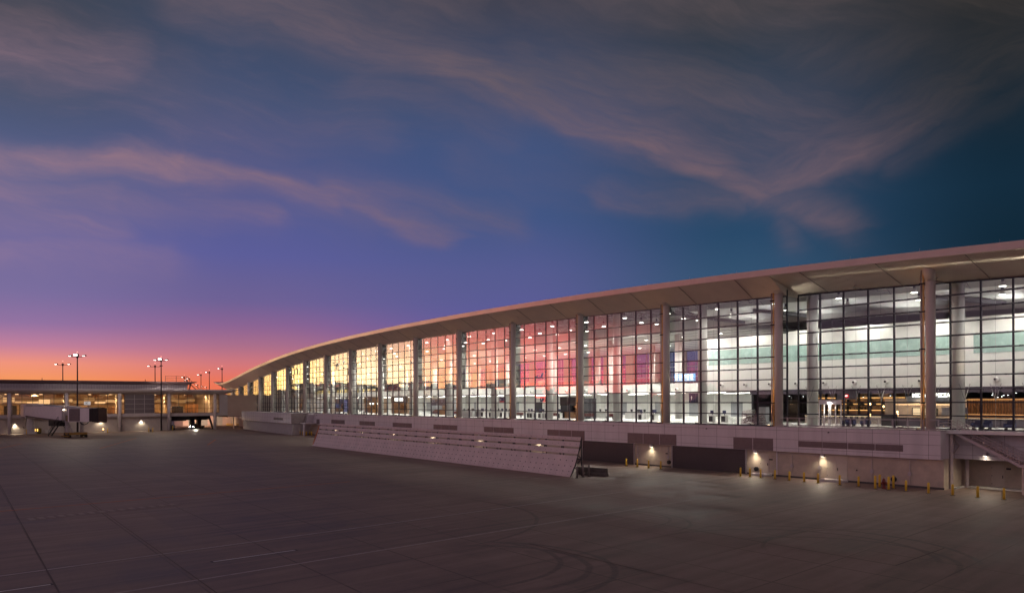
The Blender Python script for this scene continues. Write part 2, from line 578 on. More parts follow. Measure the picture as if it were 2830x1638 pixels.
sky = t.mix(t.math('MULTIPLY', msk, .72, clamp=True), clear, ccol)
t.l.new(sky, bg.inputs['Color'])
bg.inputs['Strength'].default_value = 1.0
W.cycles.sampling_method = 'MANUAL'; W.cycles.sample_map_resolution = 1024

# ------------------------------------------------------------------ apron
gm = D.materials.new('apron_concrete'); gm.use_nodes = True
t = NT(gm.node_tree)
bs = t.n['Principled BSDF']
tc = t.n.new('ShaderNodeTexCoord').outputs['Object']
gx, gy, gz = t.sep(tc)


def proj(a):      # signed distance along heading a (degrees from +x)
    return t.add(t.mul(gx, math.cos(R(a))), t.mul(gy, math.sin(R(a))))


def joints(heading_normal, off, pitch, w):
    q = t.math('FRACT', t.div(t.add(proj(heading_normal), off), pitch))
    d = t.mul(t.math('ABSOLUTE', t.sub(q, .5)), pitch)      # 0 at the joint
    return t.lin(d, w * .5, w, 1.0, 0.0)


big = t.noise(tc, .035, 5, .6)
mid = t.noise(tc, .22, 6, .62)
fin = t.noise(tc, 3.0, 5, .65)
st1 = t.noise(t.comb(t.mul(proj(44.6), .05), t.mul(proj(134.6), .8), 0.0), 1.0, 5, .6)
# slab tone: every slab poured a little different
ca = t.math('FLOOR', t.div(t.add(proj(35.1), -4.35 + 3.07), 6.14)); cb = t.math('FLOOR', t.div(t.add(proj(134.6), 1.2), 6.1))
wn = t.n.new('ShaderNodeTexWhiteNoise'); wn.noise_dimensions = '2D'
t.l.new(t.comb(ca, cb, 0.0), wn.inputs['Vector'])
tone = t.add(t.add(t.mul(big, .55), t.mul(mid, .45)), t.add(t.mul(t.sub(fin, .5), .22), t.mul(t.sub(st1, .5), .85)))
tone = t.add(tone, t.mul(t.sub(wn.outputs['Value'], .5), .13))
base = t.ramp(tone, [(.27, (.135, .092, .076)), (.42, (.225, .160, .132)), (.55, (.292, .212, .176)), (.75, (.38, .285, .242))])
jt = t.math('MAXIMUM', joints(35.1, -4.35 + 3.07, 6.14, .075), joints(134.6, 1.2, 6.1, .065))
jt = t.mul(jt, t.lin(mid, .35, .6, .35, 1.0))
base = t.mix(t.mul(jt, .70), base, (.07, .05, .042))
# oil and rubber stains with shapes of their own
ob = t.smooth(t.noise(tc, .16, 4, .6, .6), .64, .74)
base = t.mix(t.mul(ob, .5), base, (.12, .10, .095))
sp = t.smooth(t.noise(tc, .75, 3, .5), .73, .79)
base = t.mix(t.mul(sp, .45), base, (.09, .075, .07))


def skid(cx, cyy, rad, w, a0, a1):
    vx = t.sub(gx, cx); vy = t.sub(gy, cyy)
    r = t.math('SQRT', t.add(t.mul(vx, vx), t.mul(vy, vy)))
    th = t.math('ARCTAN2', vy, vx)
    ring = t.lin(t.math('ABSOLUTE', t.sub(t.add(r, t.mul(t.sub(mid, .5), .6)), rad)), w * .45, w, 1.0, 0.0)
    arc = t.mul(t.smooth(th, R(a0), R(a0 + 25)), t.smooth(th, R(a1), R(a1 - 25)))
    return t.mul(ring, arc)


sk = None
for a in [(17.2, 50.2, 8.6, .26, -40, 140), (17.4, 50.0, 10.5, .24, -35, 120), (19.2, 48.4, 7.0, .24, -60, 130), (-2.2, 45.8, 6.6, .28, -70, 110),
          (-2.6, 45.4, 8.4, .26, -75, 95), (-4.6, 47.2, 7.4, .24, -70, 80), (25.5, 49.0, 9.6, .2, 60, 178), (7.5, 64.5, 5.2, .2, -70, 90), (7.0, 63.0, 6.9, .2, -60, 80),
          (28, 62, 14, .22, 150, 179), (-14, 64, 16, .22, -60, 60)]:
    q = skid(*a)
    sk = q if sk is None else t.math('MAXIMUM', sk, q)
sk = t.mul(sk, t.lin(fin, .35, .6, .45, 1.0))
base = t.mix(t.mul(sk, .62), base, (.085, .075, .072))
t.l.new(base, bs.inputs['Base Color'])
t.l.new(t.lin(tone, .3, .7, .50, .74), bs.inputs['Roughness'])
bs.inputs['Specular IOR Level'].default_value = .35
bp = t.n.new('ShaderNodeBump'); bp.inputs['Strength'].default_value = .25; bp.inputs['Distance'].default_value = .03
t.l.new(fin, bp.inputs['Height']); t.l.new(bp.outputs[0], bs.inputs['Normal'])
b = MB()
b.poly([(-3000, -2500, 0), (3000, -2500, 0), (3000, 4500, 0), (-3000, 4500, 0)])
o = b.build('apron', gm); tag(o, kind='structure')

M_PW = pm('worn_white_paint', (.50, .42, .38), .7, 0, .3, 1.2)
M_PWF = pm('fresh_white_paint', (.74, .68, .64), .7, 0, .15, 1.2)
M_PO = pm('worn_orange_paint', (.62, .17, .06), .7, 0, .35, 1.2)
M_PB = pm('black_paint', (.05, .045, .045), .7)
M_PD = pm('dark_joint_sealant', (.125, .09, .076), .8, 0, .2, 2)
M_PF = pm('faded_white_paint', (.42, .33, .29), .75, 0, .2, 1.0)


_zz = [.004]


def line(name, p, q, w, mat, z=None):
    _zz[0] += .0008
    z = _zz[0]
    p = Vector(p); q = Vector(q); d = (q - p); d.z = 0; d.normalize()
    s = Vector((-d.y, d.x, 0)) * w / 2
    m = MB()
    n = max(1, int((q - p).length / 6))
    for i in range(n):
        a = p + (q - p) * i / n; c = p + (q - p) * (i + 1) / n
        m.poly([(a - s).xy.to_3d() + Vector((0, 0, z)), (c - s).xy.to_3d() + Vector((0, 0, z)), (c + s).xy.to_3d() + Vector((0, 0, z)), (a + s).xy.to_3d() + Vector((0, 0, z))])
    o = m.build(name, mat, fix=False)
    tag(o, kind='structure')
    return o


def ext(p, q, a=0.0, c=0.0):
    p = Vector(p); q = Vector(q); d = (q - p).normalized()
    return p - d * a, q + d * c


line('white_line_marking', *ext((-28.14, 43.75, 0), (11.6, 83.2, 0), 14), .20, M_PW)
line('white_line_marking', *ext((-19.81, 39.69, 0), (17.1, 76.1, 0), 12), .20, M_PW)
line('orange_line_marking', *ext((-44.9, 69.8, 0), (-19.3, 94.7, 0), 30), .30, M_PO)
line('black_dash_border', (-17.95, 47.35, 0), (-13.85, 51.17, 0), .42, M_PB)
line('white_dash_marking', (-17.84, 47.45, 0), (-13.95, 51.07, 0), .22, M_PWF)
line('black_dash_border', (-27.6, 38.4, 0), (-24.1, 41.75, 0), .42, M_PB)
line('white_dash_marking', (-27.5, 38.5, 0), (-24.18, 41.65, 0), .22, M_PWF)
line('orange_line_marking', (-85.0, 164.0, 0), (-99.9, 211.6, 0), .35, M_PO)
line('orange_line_marking', (-67.5, 176.5, 0), (-75.2, 201.9, 0), .35, M_PO)
line('orange_line_marking', G(-60, 1250), G(62, 1225), .4, M_PO)
line('sealed_joint', (-59.1, 91.9, 0), (-22.6, 39.7, 0), .055, M_PD)
line('sealed_joint', (-78.3, 130, 0), (-14.7, 39.6, 0), .05, M_PD)
line('sealed_joint', G(1615, 1411), G(2474, 1562), .09, M_PD)
line('sealed_joint', G(2474, 1562), G(2608, 1514), .09, M_PD)
line('sealed_joint', G(1459, 1501), G(1836, 1591), .09, M_PD)
line('sealed_joint', G(1836, 1591), G(2080, 1650), .06, M_PD)
line('white_dash_marking', G(1152, 1459), G(1197, 1453), .12, M_PF)
line('white_dash_marking', G(1210, 1466), G(1268, 1459), .12, M_PF)
# a run of faded tick marks beside the orange line
for i in range(15):
    a = G(90 + i * 28, 1436 - i * 2.9); 
    line('faded_tick_marking', a, a + Vector((-.9, 1.0, 0)), .45, M_PF)

# ------------------------------------------------------------------ terminal building
T = thing('terminal_building', 'long white airport terminal with a tall glass wall under a curved overhanging roof', 'terminal', F(5, 0, 0))
UL, UR = 17.55, -3.5
RS = .955           # right of here the glass stands back behind the terrace
NG = -2.5


def tp(b, name, mat, parent=None, **k):
    return b.build(name, mat, parent or T, world=True, **k)


us = [UR + (UL - UR) * i / 110 for i in range(111)]
roof = None
b = MB()
for a, c in zip(us[:-1], us[1:]):
    b.poly([F(a, 4, FT(a)), F(c, 4, FT(c)), F(c, -62, FT(c)), F(a, -62, FT(a))])
    b.poly([F(a, -62, FT(a)), F(c, -62, FT(c)), F(c, -62, FT(c) - 2.4), F(a, -62, FT(a) - 2.4)])
roof = tp(b, 'roof', M_ROOF, fix=False)
b = MB()
for a, c in zip(us[:-1], us[1:]):
    za, zc = FT(a) + .04, FT(c) + .04
    b.poly([F(a, 4, FB(a)), F(c, 4, FB(c)), F(c, 4.03, zc), F(a, 4.03, za)])
    b.poly([F(a, 4.03, za), F(c, 4.03, zc), F(c, 3.6, zc + .01), F(a, 3.6, za + .01)])
b.poly([F(UL, 4.03, FT(UL)), F(UL, 4, FB(UL)), F(UL, -62, FB(UL)), F(UL, -62, FT(UL))])
tp(b, 'fascia', M_FASCIA, roof, fix=False)
# soffit of overlapping metal slats
b = MB()
NS = 16
us2 = sorted(us + [RS])
for a, c in zip(us2[:-1], us2[1:]):
    inn = NG - .1 if (a + c) / 2 < RS else -.06
    drop = 1.85 if (a + c) / 2 < RS else 2.16
    for i in range(NS):
        f0, f1 = i / NS, (i + 1) / NS
        n0 = 3.98 + (inn - 3.98) * f0; n1 = 3.98 + (inn - 3.98) * f1 + .0
        lip = .13
        b.poly([F(a, n0, FB(a) - drop * f0 + lip), F(c, n0, FB(c) - drop * f0 + lip), F(c, n1, FB(c) - drop * f1), F(a, n1, FB(a) - drop * f1)])
        b.poly([F(a, n1, FB(a) - drop * f1), F(c, n1, FB(c) - drop * f1), F(c, n1, FB(c) - drop * f1 + lip), F(a, n1, FB(a) - drop * f1 + lip)])
tp(b, 'soffit', M_SOFFIT, roof, fix=False)
u = -2.24
while u < 12.5:
    b = MB()
    inn = NG if u < RS else 0.0
    drop = 1.85 if u < RS else 2.16
    b.bar(F(u, 3.95, FB(u) - .03), F(u, inn, FB(u) - drop - .03), .05, .05)
    u += .4945
    tp(b, 'soffit_joint', M_SOFFSEAM, roof)
# lightning rods along the roof edge
ub = -.42
while ub < 13.2:
    b = MB()
    p = F(ub, 3.3, FT(ub))
    b.tube(p, p + Vector((0, 0, .5)), .014, .006, 5)
    b.lathe(p, [(.05, 0), (.05, .05), (.02, .07)], 6)
    tp(b, 'lightning_rod', M_STEEL, roof)
    ub += .412
# ceilings
b = MB()
for a, c in zip(us[:-1], us[1:]):
    if c > 17.0: continue
    za, zc = GT(a) + 1.35, GT(c) + 1.35
    ne = -20 if a > 2.2 else -9.5
    b.poly([F(a, -.2, za), F(c, -.2, zc), F(c, ne, zc), F(a, ne, za)])
tp(b, 'hall_ceiling', M_DECK, fix=False)
b = MB()
for u in np.arange(-3, 14, .5):
    for n in (-.6,):
        pass
    z = GT(u) + .75
    b.bar(F(u, -.5, z - .42), F(u, -20, z - .42), .10)
    b.bar(F(u, -.5, z + .45), F(u, -20, z + .45), .10)
    for j in range(13):
        n0 = -.5 - j * 1.5
        b.bar(F(u, n0, z + (.45 if j % 2 else -.42)), F(u, n0 - 1.5, z + (-.42 if j % 2 else .45)), .06)
for n in np.arange(-1.2, -20, -1.2):
    for a, c in zip(us[:-1], us[1:]):
        if c > 14: continue
        b.bar(F(a, n, GT(a) + 1.22), F(c, n, GT(c) + 1.22), .12, .16)
tp(b, 'roof_truss', M_TRUSS, fix=False)


def ZC(u): return min(21.3, GT(u) - 1.35)


b = MB()
for a, c in zip(us[:-1], us[1:]):
    if c > 17.0: continue
    b.poly([F(a, -20, GT(a) + 1.36), F(c, -20, GT(c) + 1.36), F(c, -20, ZC(c)), F(a, -20, ZC(a))])
    n = -20.0
    while n > -60:
        b.poly([F(a, n, ZC(a)), F(c, n, ZC(c)), F(c, n - 3.2, ZC(c)), F(a, n - 3.2, ZC(a))])
        b.poly([F(a, n - 3.2, ZC(a) + .5), F(c, n - 3.2, ZC(c) + .5), F(c, n - 4, ZC(c) + .5), F(a, n - 4, ZC(a) + .5)])
        n -= 4
tp(b, 'white_ceiling', M_WHITE, fix=False)
# floor, mezzanine, walls
b = MB(); b.fbox(UR, 17, -.25, -61, FLOOR - .35, FLOOR); tp(b, 'hall_floor', M_WGLOSS)
b = MB(); b.fbox(2.28, 16.6, -20, -60.5, 10.86, 12.46); mezz = tp(b, 'mezzanine', M_WHITE)
for q in np.arange(2.9, 14, .5):
    for n in (-27, -38): spot('lower_hall_light', F(q, n, 10.75), F(q, n - 1, 0), 2600 if q < 7 else 1300, (1, .97, .92), 165, .8, .3)
b = MB(); b.fbox(2.28, 16.6, -20.05, -20.12, 12.46, 13.4); tp(b, 'balustrade', glass_mat('balustrade_glass', .05), mezz)
b = MB()
b.fbox(UR, 17, -46, -46.4, FLOOR, 10.86)
b.fbox(2.3, 16.8, -60.6, -61, 10.8, 12.9)
u = 2.3
while u < 16.6:
    b.fbox(u, u + .17, -60.3, -61, 12.9, ZC)
    u += .5
b.fbox(UR, 2.28, -40, -40.4, 11, lambda q: GT(q) + 1.3)
b.fbox(UR - .02, UR, -.1, -61, 0, lambda q: GT(q) + 1.3)
b.fbox(16.95, 17, -.1, -61, FLOOR, lambda q: GT(q) + 1.3)
back = tp(b, 'back_wall', M_WHITE)
b = MB(); b.fbox(2.4, 16.6, -60.7, -60.74, 12.9, ZC); tp(b, 'back_window', glass_mat('far_glass', .07, (.8, .85, .9)), back)
b = MB()
for q in np.arange(2.55, 16, .5):
    b.fbox(q, q + .006, -60.5, -60.6, 12.9, ZC)
for z in (15.2, 17.6): b.fbox(2.4, 16.6, -60.5, -60.58, z, z + .12)
tp(b, 'window_frame', M_WHITE, back)
# doors in the back wall of the ground floor
for q in np.arange(2.6, 12, .62):
    b = MB(); b.fbox(q, q + .16, -45.98, -45.9, FLOOR, 9.2); tp(b, 'service_door', M_GREY if int(q * 7) % 3 else M_DARK, back)
# white block with a teal glass band, right of the hall
b = MB(); b.fbox(UR, 2.262, -14, -39, 11.02, 19.33)
blk = tp(b, 'partition_block', M_WHITE)
b = MB(); b.fbox(.2, 2.23, -13.96, -14.02, 15.0, 17.3); tp(b, 'teal_glass_band', M_TEAL, blk)
b = MB(); b.fbox(-.40, .075, -13.96, -14.02, 15.0, 17.3); tp(b, 'teal_glass_band', M_TEAL, blk)
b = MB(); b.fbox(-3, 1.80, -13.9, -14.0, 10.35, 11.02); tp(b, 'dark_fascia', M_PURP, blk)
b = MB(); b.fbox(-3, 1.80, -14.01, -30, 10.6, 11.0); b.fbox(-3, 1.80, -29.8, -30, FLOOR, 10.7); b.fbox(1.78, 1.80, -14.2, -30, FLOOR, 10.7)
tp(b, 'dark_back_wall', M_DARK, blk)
# ball nozzles for the air along the white wall and the mezzanine edge
for i, q in enumerate(list(np.arange(-.3, 2.2, .238)) + list(np.arange(2.55, 9.6, .33))):
    n = -13.9 if q < 2.25 else -19.95
    z = 11.85 if q < 2.25 else 11.45
    b = MB()
    p = F(q, n, z); o2 = F(q, n + .42, z)
    b.tube(p, o2, .30, .22, 10); b.tube(o2, F(q, n + .45, z), .15, .15, 8, 1)
    tp(b, 'air_nozzle', [M_WHITE, M_BLACK], blk if q < 2.25 else mezz)
# interior columns
for row, (n, r, u0) in enumerate(((-5.4, .68, -.02), (-22.5, .62, 2.99), (-39, .6, 3.25))):
    for k in range(14):
        q = u0 + k * (.965 if row == 0 else .98)
        if q > 13.5: continue
        if row and q < 2.4: continue
        b = MB()
        z1 = (GT(q) + .8) if row == 0 else ZC(q) + .3
        b.tube(F(q, n, FLOOR), F(q, n, z1), r, r, 20)
        tp(b, 'interior_column', M_WHITE, smooth=True)
# roof beams above the block
b = MB()
for q in (-.9, -.2, 1.2, 1.9):
    b.bar(F(q + .45, -11, GT(q) + .0), F(q - .25, -37, 20.35), .5, .45)
b.fbox(-3, 2.26, -14.5, -38, 19.34, 19.36)
tp(b, 'sloping_beam', pm('beam_grey', (.12, .115, .13), .6))

b = MB()
for a, c in zip(us[:-1], us[1:]):
    if a > 2.2: continue
    b.poly([F(a, -9.5, GT(a) + 1.35), F(c, -9.5, GT(c) + 1.35), F(c, -9.6, GT(c) + .3), F(a, -9.6, GT(a) + .3)])
    b.poly([F(a, -9.6, GT(a) + .3), F(c, -9.6, GT(c) + .3), F(c, -39.5, 20.6), F(a, -39.5, 20.6)])
tp(b, 'sloping_ceiling', M_WHITE, fix=False)
for q in (-.8, -.1, .6, 1.3, 1.95):  # made-up lamps on top of the block, added to brighten the ceiling
    b = MB(); b.fbox(q, q + .03, -17.6, -18.2, 19.37, 19.6); cv = tp(b, 'added_cove_lamp', M_BLACK, blk)
    spot('added_cove_light', F(q + .015, -17.9, 19.75), F(q + .015, -16.5, 24), 420, (1, .97, .92), 165, .8, .2)
    if q < 1.9: spot('added_cove_light', F(q + .3, -12.6, 20.2), F(q + .3, -11.4, 24), 160, (.95, .95, 1), 165, .8, .2)  # further added ceiling brightener, with no fixture

# ---- glass wall, one bay at a time
ROWS = [6.3, 7.75, 9.2, 10.65, 12.1, 13.5, 14.95, 16.4, 17.85, 19.3, 20.75]


def bay(u0, u1, n, muls, top, shallow=False):
    f = MB(); fins = MB(); g = MB()
    rows = [z for z in ROWS if z < min(top(u0), top(u1)) - .7]
    for q in muls:
        if u0 < q < u1:
            f.fbox(q - .0042, q + .0042, n + .05, n - .20, FLOOR - .02, top(q))
    for i, z in enumerate(rows):
        f.fbox(u0, u1, n + .045, n - .12, z - .065, z + .065)
        if 3 <= i:
            fins.fbox(u0, u1, n + .26, n + .052, z + .0, z + .075)
    f.fbox(u0, u1, n + .06, n - .15, lambda q: top(q) - .13, lambda q: top(q) + .02)
    f.fbox(u0, u1, n + .05, n - .2, FLOOR - .04, FLOOR + .10)
    fr = tp(f, 'window_bay', M_MULL)
    if fins.v: tp(fins, 'transom_fin', M_FIN, fr)
    cuts = [u0] + [q for q in sorted(muls) if u0 < q < u1] + [u1]
    zs = [FLOOR] + [z for z in rows if z > FLOOR + .3]
    for a, c in zip(cuts[:-1], cuts[1:]):
        for i, z in enumerate(zs):
            j0, j1, j2 = (random.gauss(0, .010) for _ in range(3))
            def zt(q): return zs[i + 1] if i + 1 < len(zs) else top(q)
            g.poly([F(a, n + j0, z), F(a, n + j0 + j2, zt(a)), F(c, n + j1 + j2, zt(c)), F(c, n + j1, z)])
    gl = tp(g, 'pane', M_GLASS, fr, fix=False)
    return fr


for k in range(-4, 17):
    if k >= 1 or k == 0:
        pass
    if k >= 1:
        bay(k if k > 1 else 1.0, k + 1, 0.0, [k + .023 + j / 6 for j in range(7)], GT)
    elif k == 0:
        bay(RS, 1.0, 0.0, [], GT)
        bay(0.0, RS, NG, [-.041 + j / 6 for j in range(7)], lambda q: FB(q) - 1.86)
    else:
        bay(k + .0, k + 1.0, NG, [k - .041 + j / 6 for j in range(8)], lambda q: FB(q) - 1.86)
# return where the glass steps back, and the soffit cheek over it
b = MB()
b.poly([F(RS, .0, FLOOR), F(RS, NG, FLOOR), F(RS, NG, FB(RS) - 1.86), F(RS, 0, FB(RS) - 1.1)])
tp(b, 'return_pane', M_GLASS, fix=False)
b = MB()
b.fbox(RS - .004, RS + .004, .05, -.15, FLOOR, lambda q: FB(q) - 1.4); b.fbox(RS - .004, RS + .004, NG + .1, NG - .1, FLOOR, lambda q: FB(q) - 1.86)
tp(b, 'return_post', M_MULL)
b = MB()
d0, d1 = 2.16, 1.85
b.poly([F(RS, 3.98, FB(RS) + .06), F(RS, 0, FB(RS) - d0 - .05), F(RS, NG - .1, FB(RS) - d0 - .05), F(RS, NG - .1, FB(RS) - d1 + .06)])
tp(b, 'soffit_cheek', M_SOFFIT, fix=False)
# header behind the soffit, closing the void over the glass
b = MB()
b.fbox(1.0, 17, -.08, -.2, lambda q: GT(q) - .05, lambda q: GT(q) + 1.4)
b.fbox(UR, RS, NG - .05, NG - .2, lambda q: FB(q) - 1.9, lambda q: FB(q) + .1)
b.fbox(RS, 1.0, -.08, -.2, lambda q: GT(q) - .05, lambda q: GT(q) + 1.4)
tp(b, 'glass_header', M_PURP)
# stay cables and V braces behind the glass
b = MB()
for q in np.arange(1.107, 9.5, 1 / 6):
    b.tube(F(q, -.9, FLOOR), F(q, -.9, GT(q)), .018, .018, 4)
for q in np.arange(-.6, .95, 1 / 6):
    b.tube(F(q, NG - .9, FLOOR), F(q, NG - .9, GT(q)), .018, .018, 4)
    b.bar(F(q - .03, NG - .9, 11.2), F(q, NG - .9, 9.4), .05); b.bar(F(q + .03, NG - .9, 11.2), F(q, NG - .9, 9.4), .05)
tp(b, 'glass_stay', M_STEEL)

# ---- outside columns, pipes, uplights
for k in range(-3, 17):
    b = MB()
    zt = FB(k) - 1.0
    p0 = F(k, .5, FLOOR - .06)
    b.tube(p0, F(k, .5, zt), .5, .5, 22)
    b.lathe((p0.x, p0.y, p0.z), [(.56, 0), (.56, .10), (.505, .13)], 22)
    b.tube(F(k, .5, zt - .9), F(k, .9, zt + .8), .5, .72, 22)
    tp(b, 'column', M_COL, smooth=True)
    if k <= 13:
        for du, r in ((.66 / BAY, .105), (.93 / BAY, .085)):
            b = MB()
            q = k + du
            b.path([F(q, .62, FLOOR - .05), F(q, .62, zt - .35), F(q - .02, 1.2, zt + .6)], r, 10)
            pp = tp(b, 'downpipe', M_GOLDGLOW if du < .05 else M_PIPE, smooth=True)
            b = MB()
            for z in (9.15, 14.9, 18.9, 21.9):
                if z < zt - .6: b.fbox(q - r / BAY - .004, q + r / BAY + .004, .62 + r + .03, .35, z - .07, z + .07)
            tp(b, 'pipe_bracket', M_BLACK, pp)
        b = MB(); q = k + 1.25 / BAY
        b.fbox(q - .008, q + .008, .95, .65, FLOOR - .05, FLOOR + .13)
        up = tp(b, 'uplight', M_BLACK)
        b = MB(); b.fbox(q - .005, q + .005, .9, .7, FLOOR + .135, FLOOR + .14); tp(b, 'lamp_lens', em('uplight_lens', (1, .62, .25), 12), up)
        if k >= -1:
            spot('uplight_lamp', F(q, .85, FLOOR + .22), F(k + .60 / BAY, .60, 22), 650, (1, .55, .20), 26, .9, .05)

# ---- plinth cladding under the glass
CZ0, CZ1 = 3.17, 6.2


def clad(ua, ub, n, z0=CZ0, z1=CZ1, deep=1.2, name='cladding'):
    b = MB()
    b.fbox(ua, ub, n, n - deep, z0, z1)
    o = tp(b, name, M_CLAD)
    s = MB()
    q = math.ceil(ua * 6) / 6 + .0005
    while q < ub - .005:
        s.fbox(q - .0008, q + .0008, n + .004, n - .01, z0 + .01, z1)
        q += 1 / 6
    for z in (z0 + .45, z0 + 1.52, z0 + 2.62):
        if z < z1: s.fbox(ua, ub, n + .005, n - .01, z - .012, z + .012)
    tp(s, 'panel_joint', M_SEAM, o)
    return o


clad(1.025, 9.57, .95, deep=1.3)
clad(-.066, 1.024, 1.02, z1=FLOOR - .06, deep=4.3)
clad(-3.4, -.067, -2.35, z1=6.2, deep=1.0)
clad(9.75, 13.2, 6.0, z0=3.25, deep=6.0)
clad(13.2, 17, .95, deep=1.3)
b = MB(); b.fbox(9.745, 9.75, 6.0, 0.96, 3.25, CZ1); tp(b, 'block_end', pm('end_panel', (.30, .24, .24), .5))
b = MB()
b.fbox(1.0, 17, .98, -.1, CZ1, CZ1 + .035)
tp(b, 'sill_flashing', M_PURP)
b = MB(); b.fbox(-.075, 1.0, 1.05, NG - .2, FLOOR - .06, FLOOR - .01); tp(b, 'terrace_deck', pm('terrace_grey', (.35, .33, .34), .6))
# ---- blockwork below
b = MB()
b.fbox(-.07, 10.1, .45, -8, 0, CZ0 + .05)
lw = tp(b, 'lower_wall', M_BLOCK)
b = MB(); b.fbox(-.072, 10.1, .47, .40, 0.0, .22); tp(b, 'wall_kerb', M_SEAM, lw)
b = MB(); b.fbox(-3.4, -.0715, -5.4, -8, 0, 6.0); tp(b, 'lower_wall', M_BLOCK)
b = MB(); b.fbox(9.77, 13.2, 5.5, 1.0, 0, 3.3); tp(b, 'lower_wall', pm('blockwork_grey', (.48, .45, .44), .85, 0, .1, .9, .25, 30))
b = MB(); b.fbox(10.1, 17, .45, -8, 0, CZ0 + .05); tp(b, 'lower_wall', M_BLOCK)
# ---- louvres
for segs, z0, z1, n in (([(1.355, 1.195), (1.19, 1.03)], 3.2, 4.72, .95),
                        ([(2.40, 2.23), (2.225, 2.055), (2.05, 1.881)], 3.2, 4.72, .95),
                        ([(3.438, 3.272), (3.267, 3.10), (3.095, 2.925)], 3.2, 4.72, .95),
                        ([(4.485, 4.315), (4.31, 4.142), (4.137, 3.967)], 3.45, 4.72, .95),
                        ([(5.536, 5.366), (5.361, 5.19), (5.185, 5.015)], 3.45, 4.72, .95),
                        ([(6.585, 6.415), (6.41, 6.24), (6.235, 6.066)], 3.45, 4.72, .95),
                        ([(7.629, 7.46), (7.455, 7.29), (7.285, 7.119)], 3.45, 4.72, .95),
                        ([(8.702, 8.525), (8.52, 8.345), (8.34, 8.167)], 3.45, 4.72, .95),
                        ([(9.36, 9.22)], 3.3, 4.6, .95),
                        ([(.837, .668), (.664, .494), (.490, .319), (.315, .147)], 3.86, 4.58, 1.02),
                        ([(10.75, 10.2)], 4.1, 4.75, 6.0)):
    for a, c in segs:
        b = MB()
        a, c = min(a, c), max(a, c)
        b.fbox(a, c, n + .012, n - .02, z0, z1)
        m = int((z1 - z0) / .11)
        for i in range(m):
            z = z0 + .03 + i * .11
            b.fbox(a + .001, c - .001, n + .05, n + .012, z, z + .055)
        tp(b, 'louvre_grille', M_LOUV)
# ---- doors in the lower wall
for a, c, z1 in ((2.346, 2.985, 3.17), (1.262, 1.948, 3.17)):
    b = MB(); b.fbox(a, c, .50, .46, .18, z1)
    z = .22
    while z < z1 - .1:
        b.fbox(a + .002, c - .002, .53, .50, z, z + .07); z += .11
    tp(b, 'roller_door', M_DOORD)


def wdoor(a, c, z0, z1, n=.47, leaf2=False):
    b = MB()
    b.fbox(a - .004, c + .004, n, n - .03, z0, z1 + .08)
    d = tp(b, 'door', M_DOORB)
    b = MB()
    if leaf2:
        mid = (a + c) / 2
        b.fbox(a, mid - .0008, n + .03, n, z0 + .01, z1); b.fbox(mid + .0008, c, n + .03, n, z0 + .01, z1)
    else:
        b.fbox(a, c, n + .03, n, z0 + .01, z1)
    tp(b, 'door_leaf', pm('door_leaf_beige', (.60, .53, .44), .45, 0, .04), d)
    b = MB()
    h = a + .10 / BAY if not leaf2 else (a + c) / 2 - .12 / BAY
    b.fbox(h, h + .06 / BAY, n + .10, n + .03, z0 + .95, z0 + 1.25)
    for z in (.25, 1.1, 1.95): b.fbox(c - .003, c, n + .045, n + .03, z0 + z, z0 + z + .12)
    tp(b, 'door_hardware', M_BLACK, d)
    return d


wdoor(1.082, 1.148, .32, 2.75)
wdoor(.514, .649, .32, 2.95, leaf2=True)
wdoor(-.272, -.205, .17, 2.5, n=-5.38)
b = MB(); b.fbox(1.014, 1.021, .55, .46, .2, 3.17); tp(b, 'white_downpipe', M_CLAD)
for u, z, w, h, n in ((1.065, 2.05, .5, .16, .46), (2.0, 1.95, .5, .16, .46), (-.295, 2.15, .45, .2, -5.38), (.45, 1.45, .16, .16, .46)):
    b = MB(); b.fbox(u - w / 2 / BAY, u + w / 2 / BAY, n + .03, n, z - h / 2, z + h / 2); tp(b, 'wall_plate', M_BLACK)
for u in (1.178, 1.975, .215):                # hose reels
    b = MB(); b.tube(F(u, .46, .75), F(u, .72, .75), .28, .28, 14); b.tube(F(u, .70, .75), F(u, .78, .75), .1, .1, 8)
    tp(b, 'hose_reel', M_BLACK)
for k in range(10):                                # small cameras / sensors on the cladding
    u = .62 + k * .97
    n = 1.02 if u < 1.02 else .95
    b = MB(); b.tube(F(u, n, 5.72), F(u, n + .22, 5.68), .07, .05, 8); tp(b, 'cladding_camera', M_BLACK)


def wall_lamp(u, z, n=.45, power=55):
    b = MB()
    c0 = [F(u - .20 / BAY, n, z), F(u + .20 / BAY, n, z), F(u + .20 / BAY, n + .34, z), F(u - .20 / BAY, n + .34, z)]
    c1 = [p + Vector((0, 0, .34)) for p in c0]
    b.hexa(c0, c1)
    l = tp(b, 'wall_lamp', M_CLAD)
    b = MB(); b.fbox(u - .15 / BAY, u + .15 / BAY, n + .30, n + .05, z - .012, z - .006)
    tp(b, 'lamp_lens', M_WALLLENS, l)
    spot('wall_lamp_light', F(u, n + .36, z - .05), F(u, n + 1.3, 0), power * 1.2, (1, .85, .62), 155, .8, .08)
    spot('wall_lamp_spill', F(u, n + .42, z - .06), F(u, n + 3.6, 0), power * 1.8, (1, .85, .64), 115, .9, .1)


for u, z in ((2.158, 2.78), (1.186, 2.78), (.676, 2.80)):
    wall_lamp(u, z, power=150)
wall_lamp(-.235, 3.62, -2.33, power=130)
for u in (3.6, 4.6, 5.6, 6.6, 7.6, 8.6):
    wall_lamp(u, 2.78, power=130)

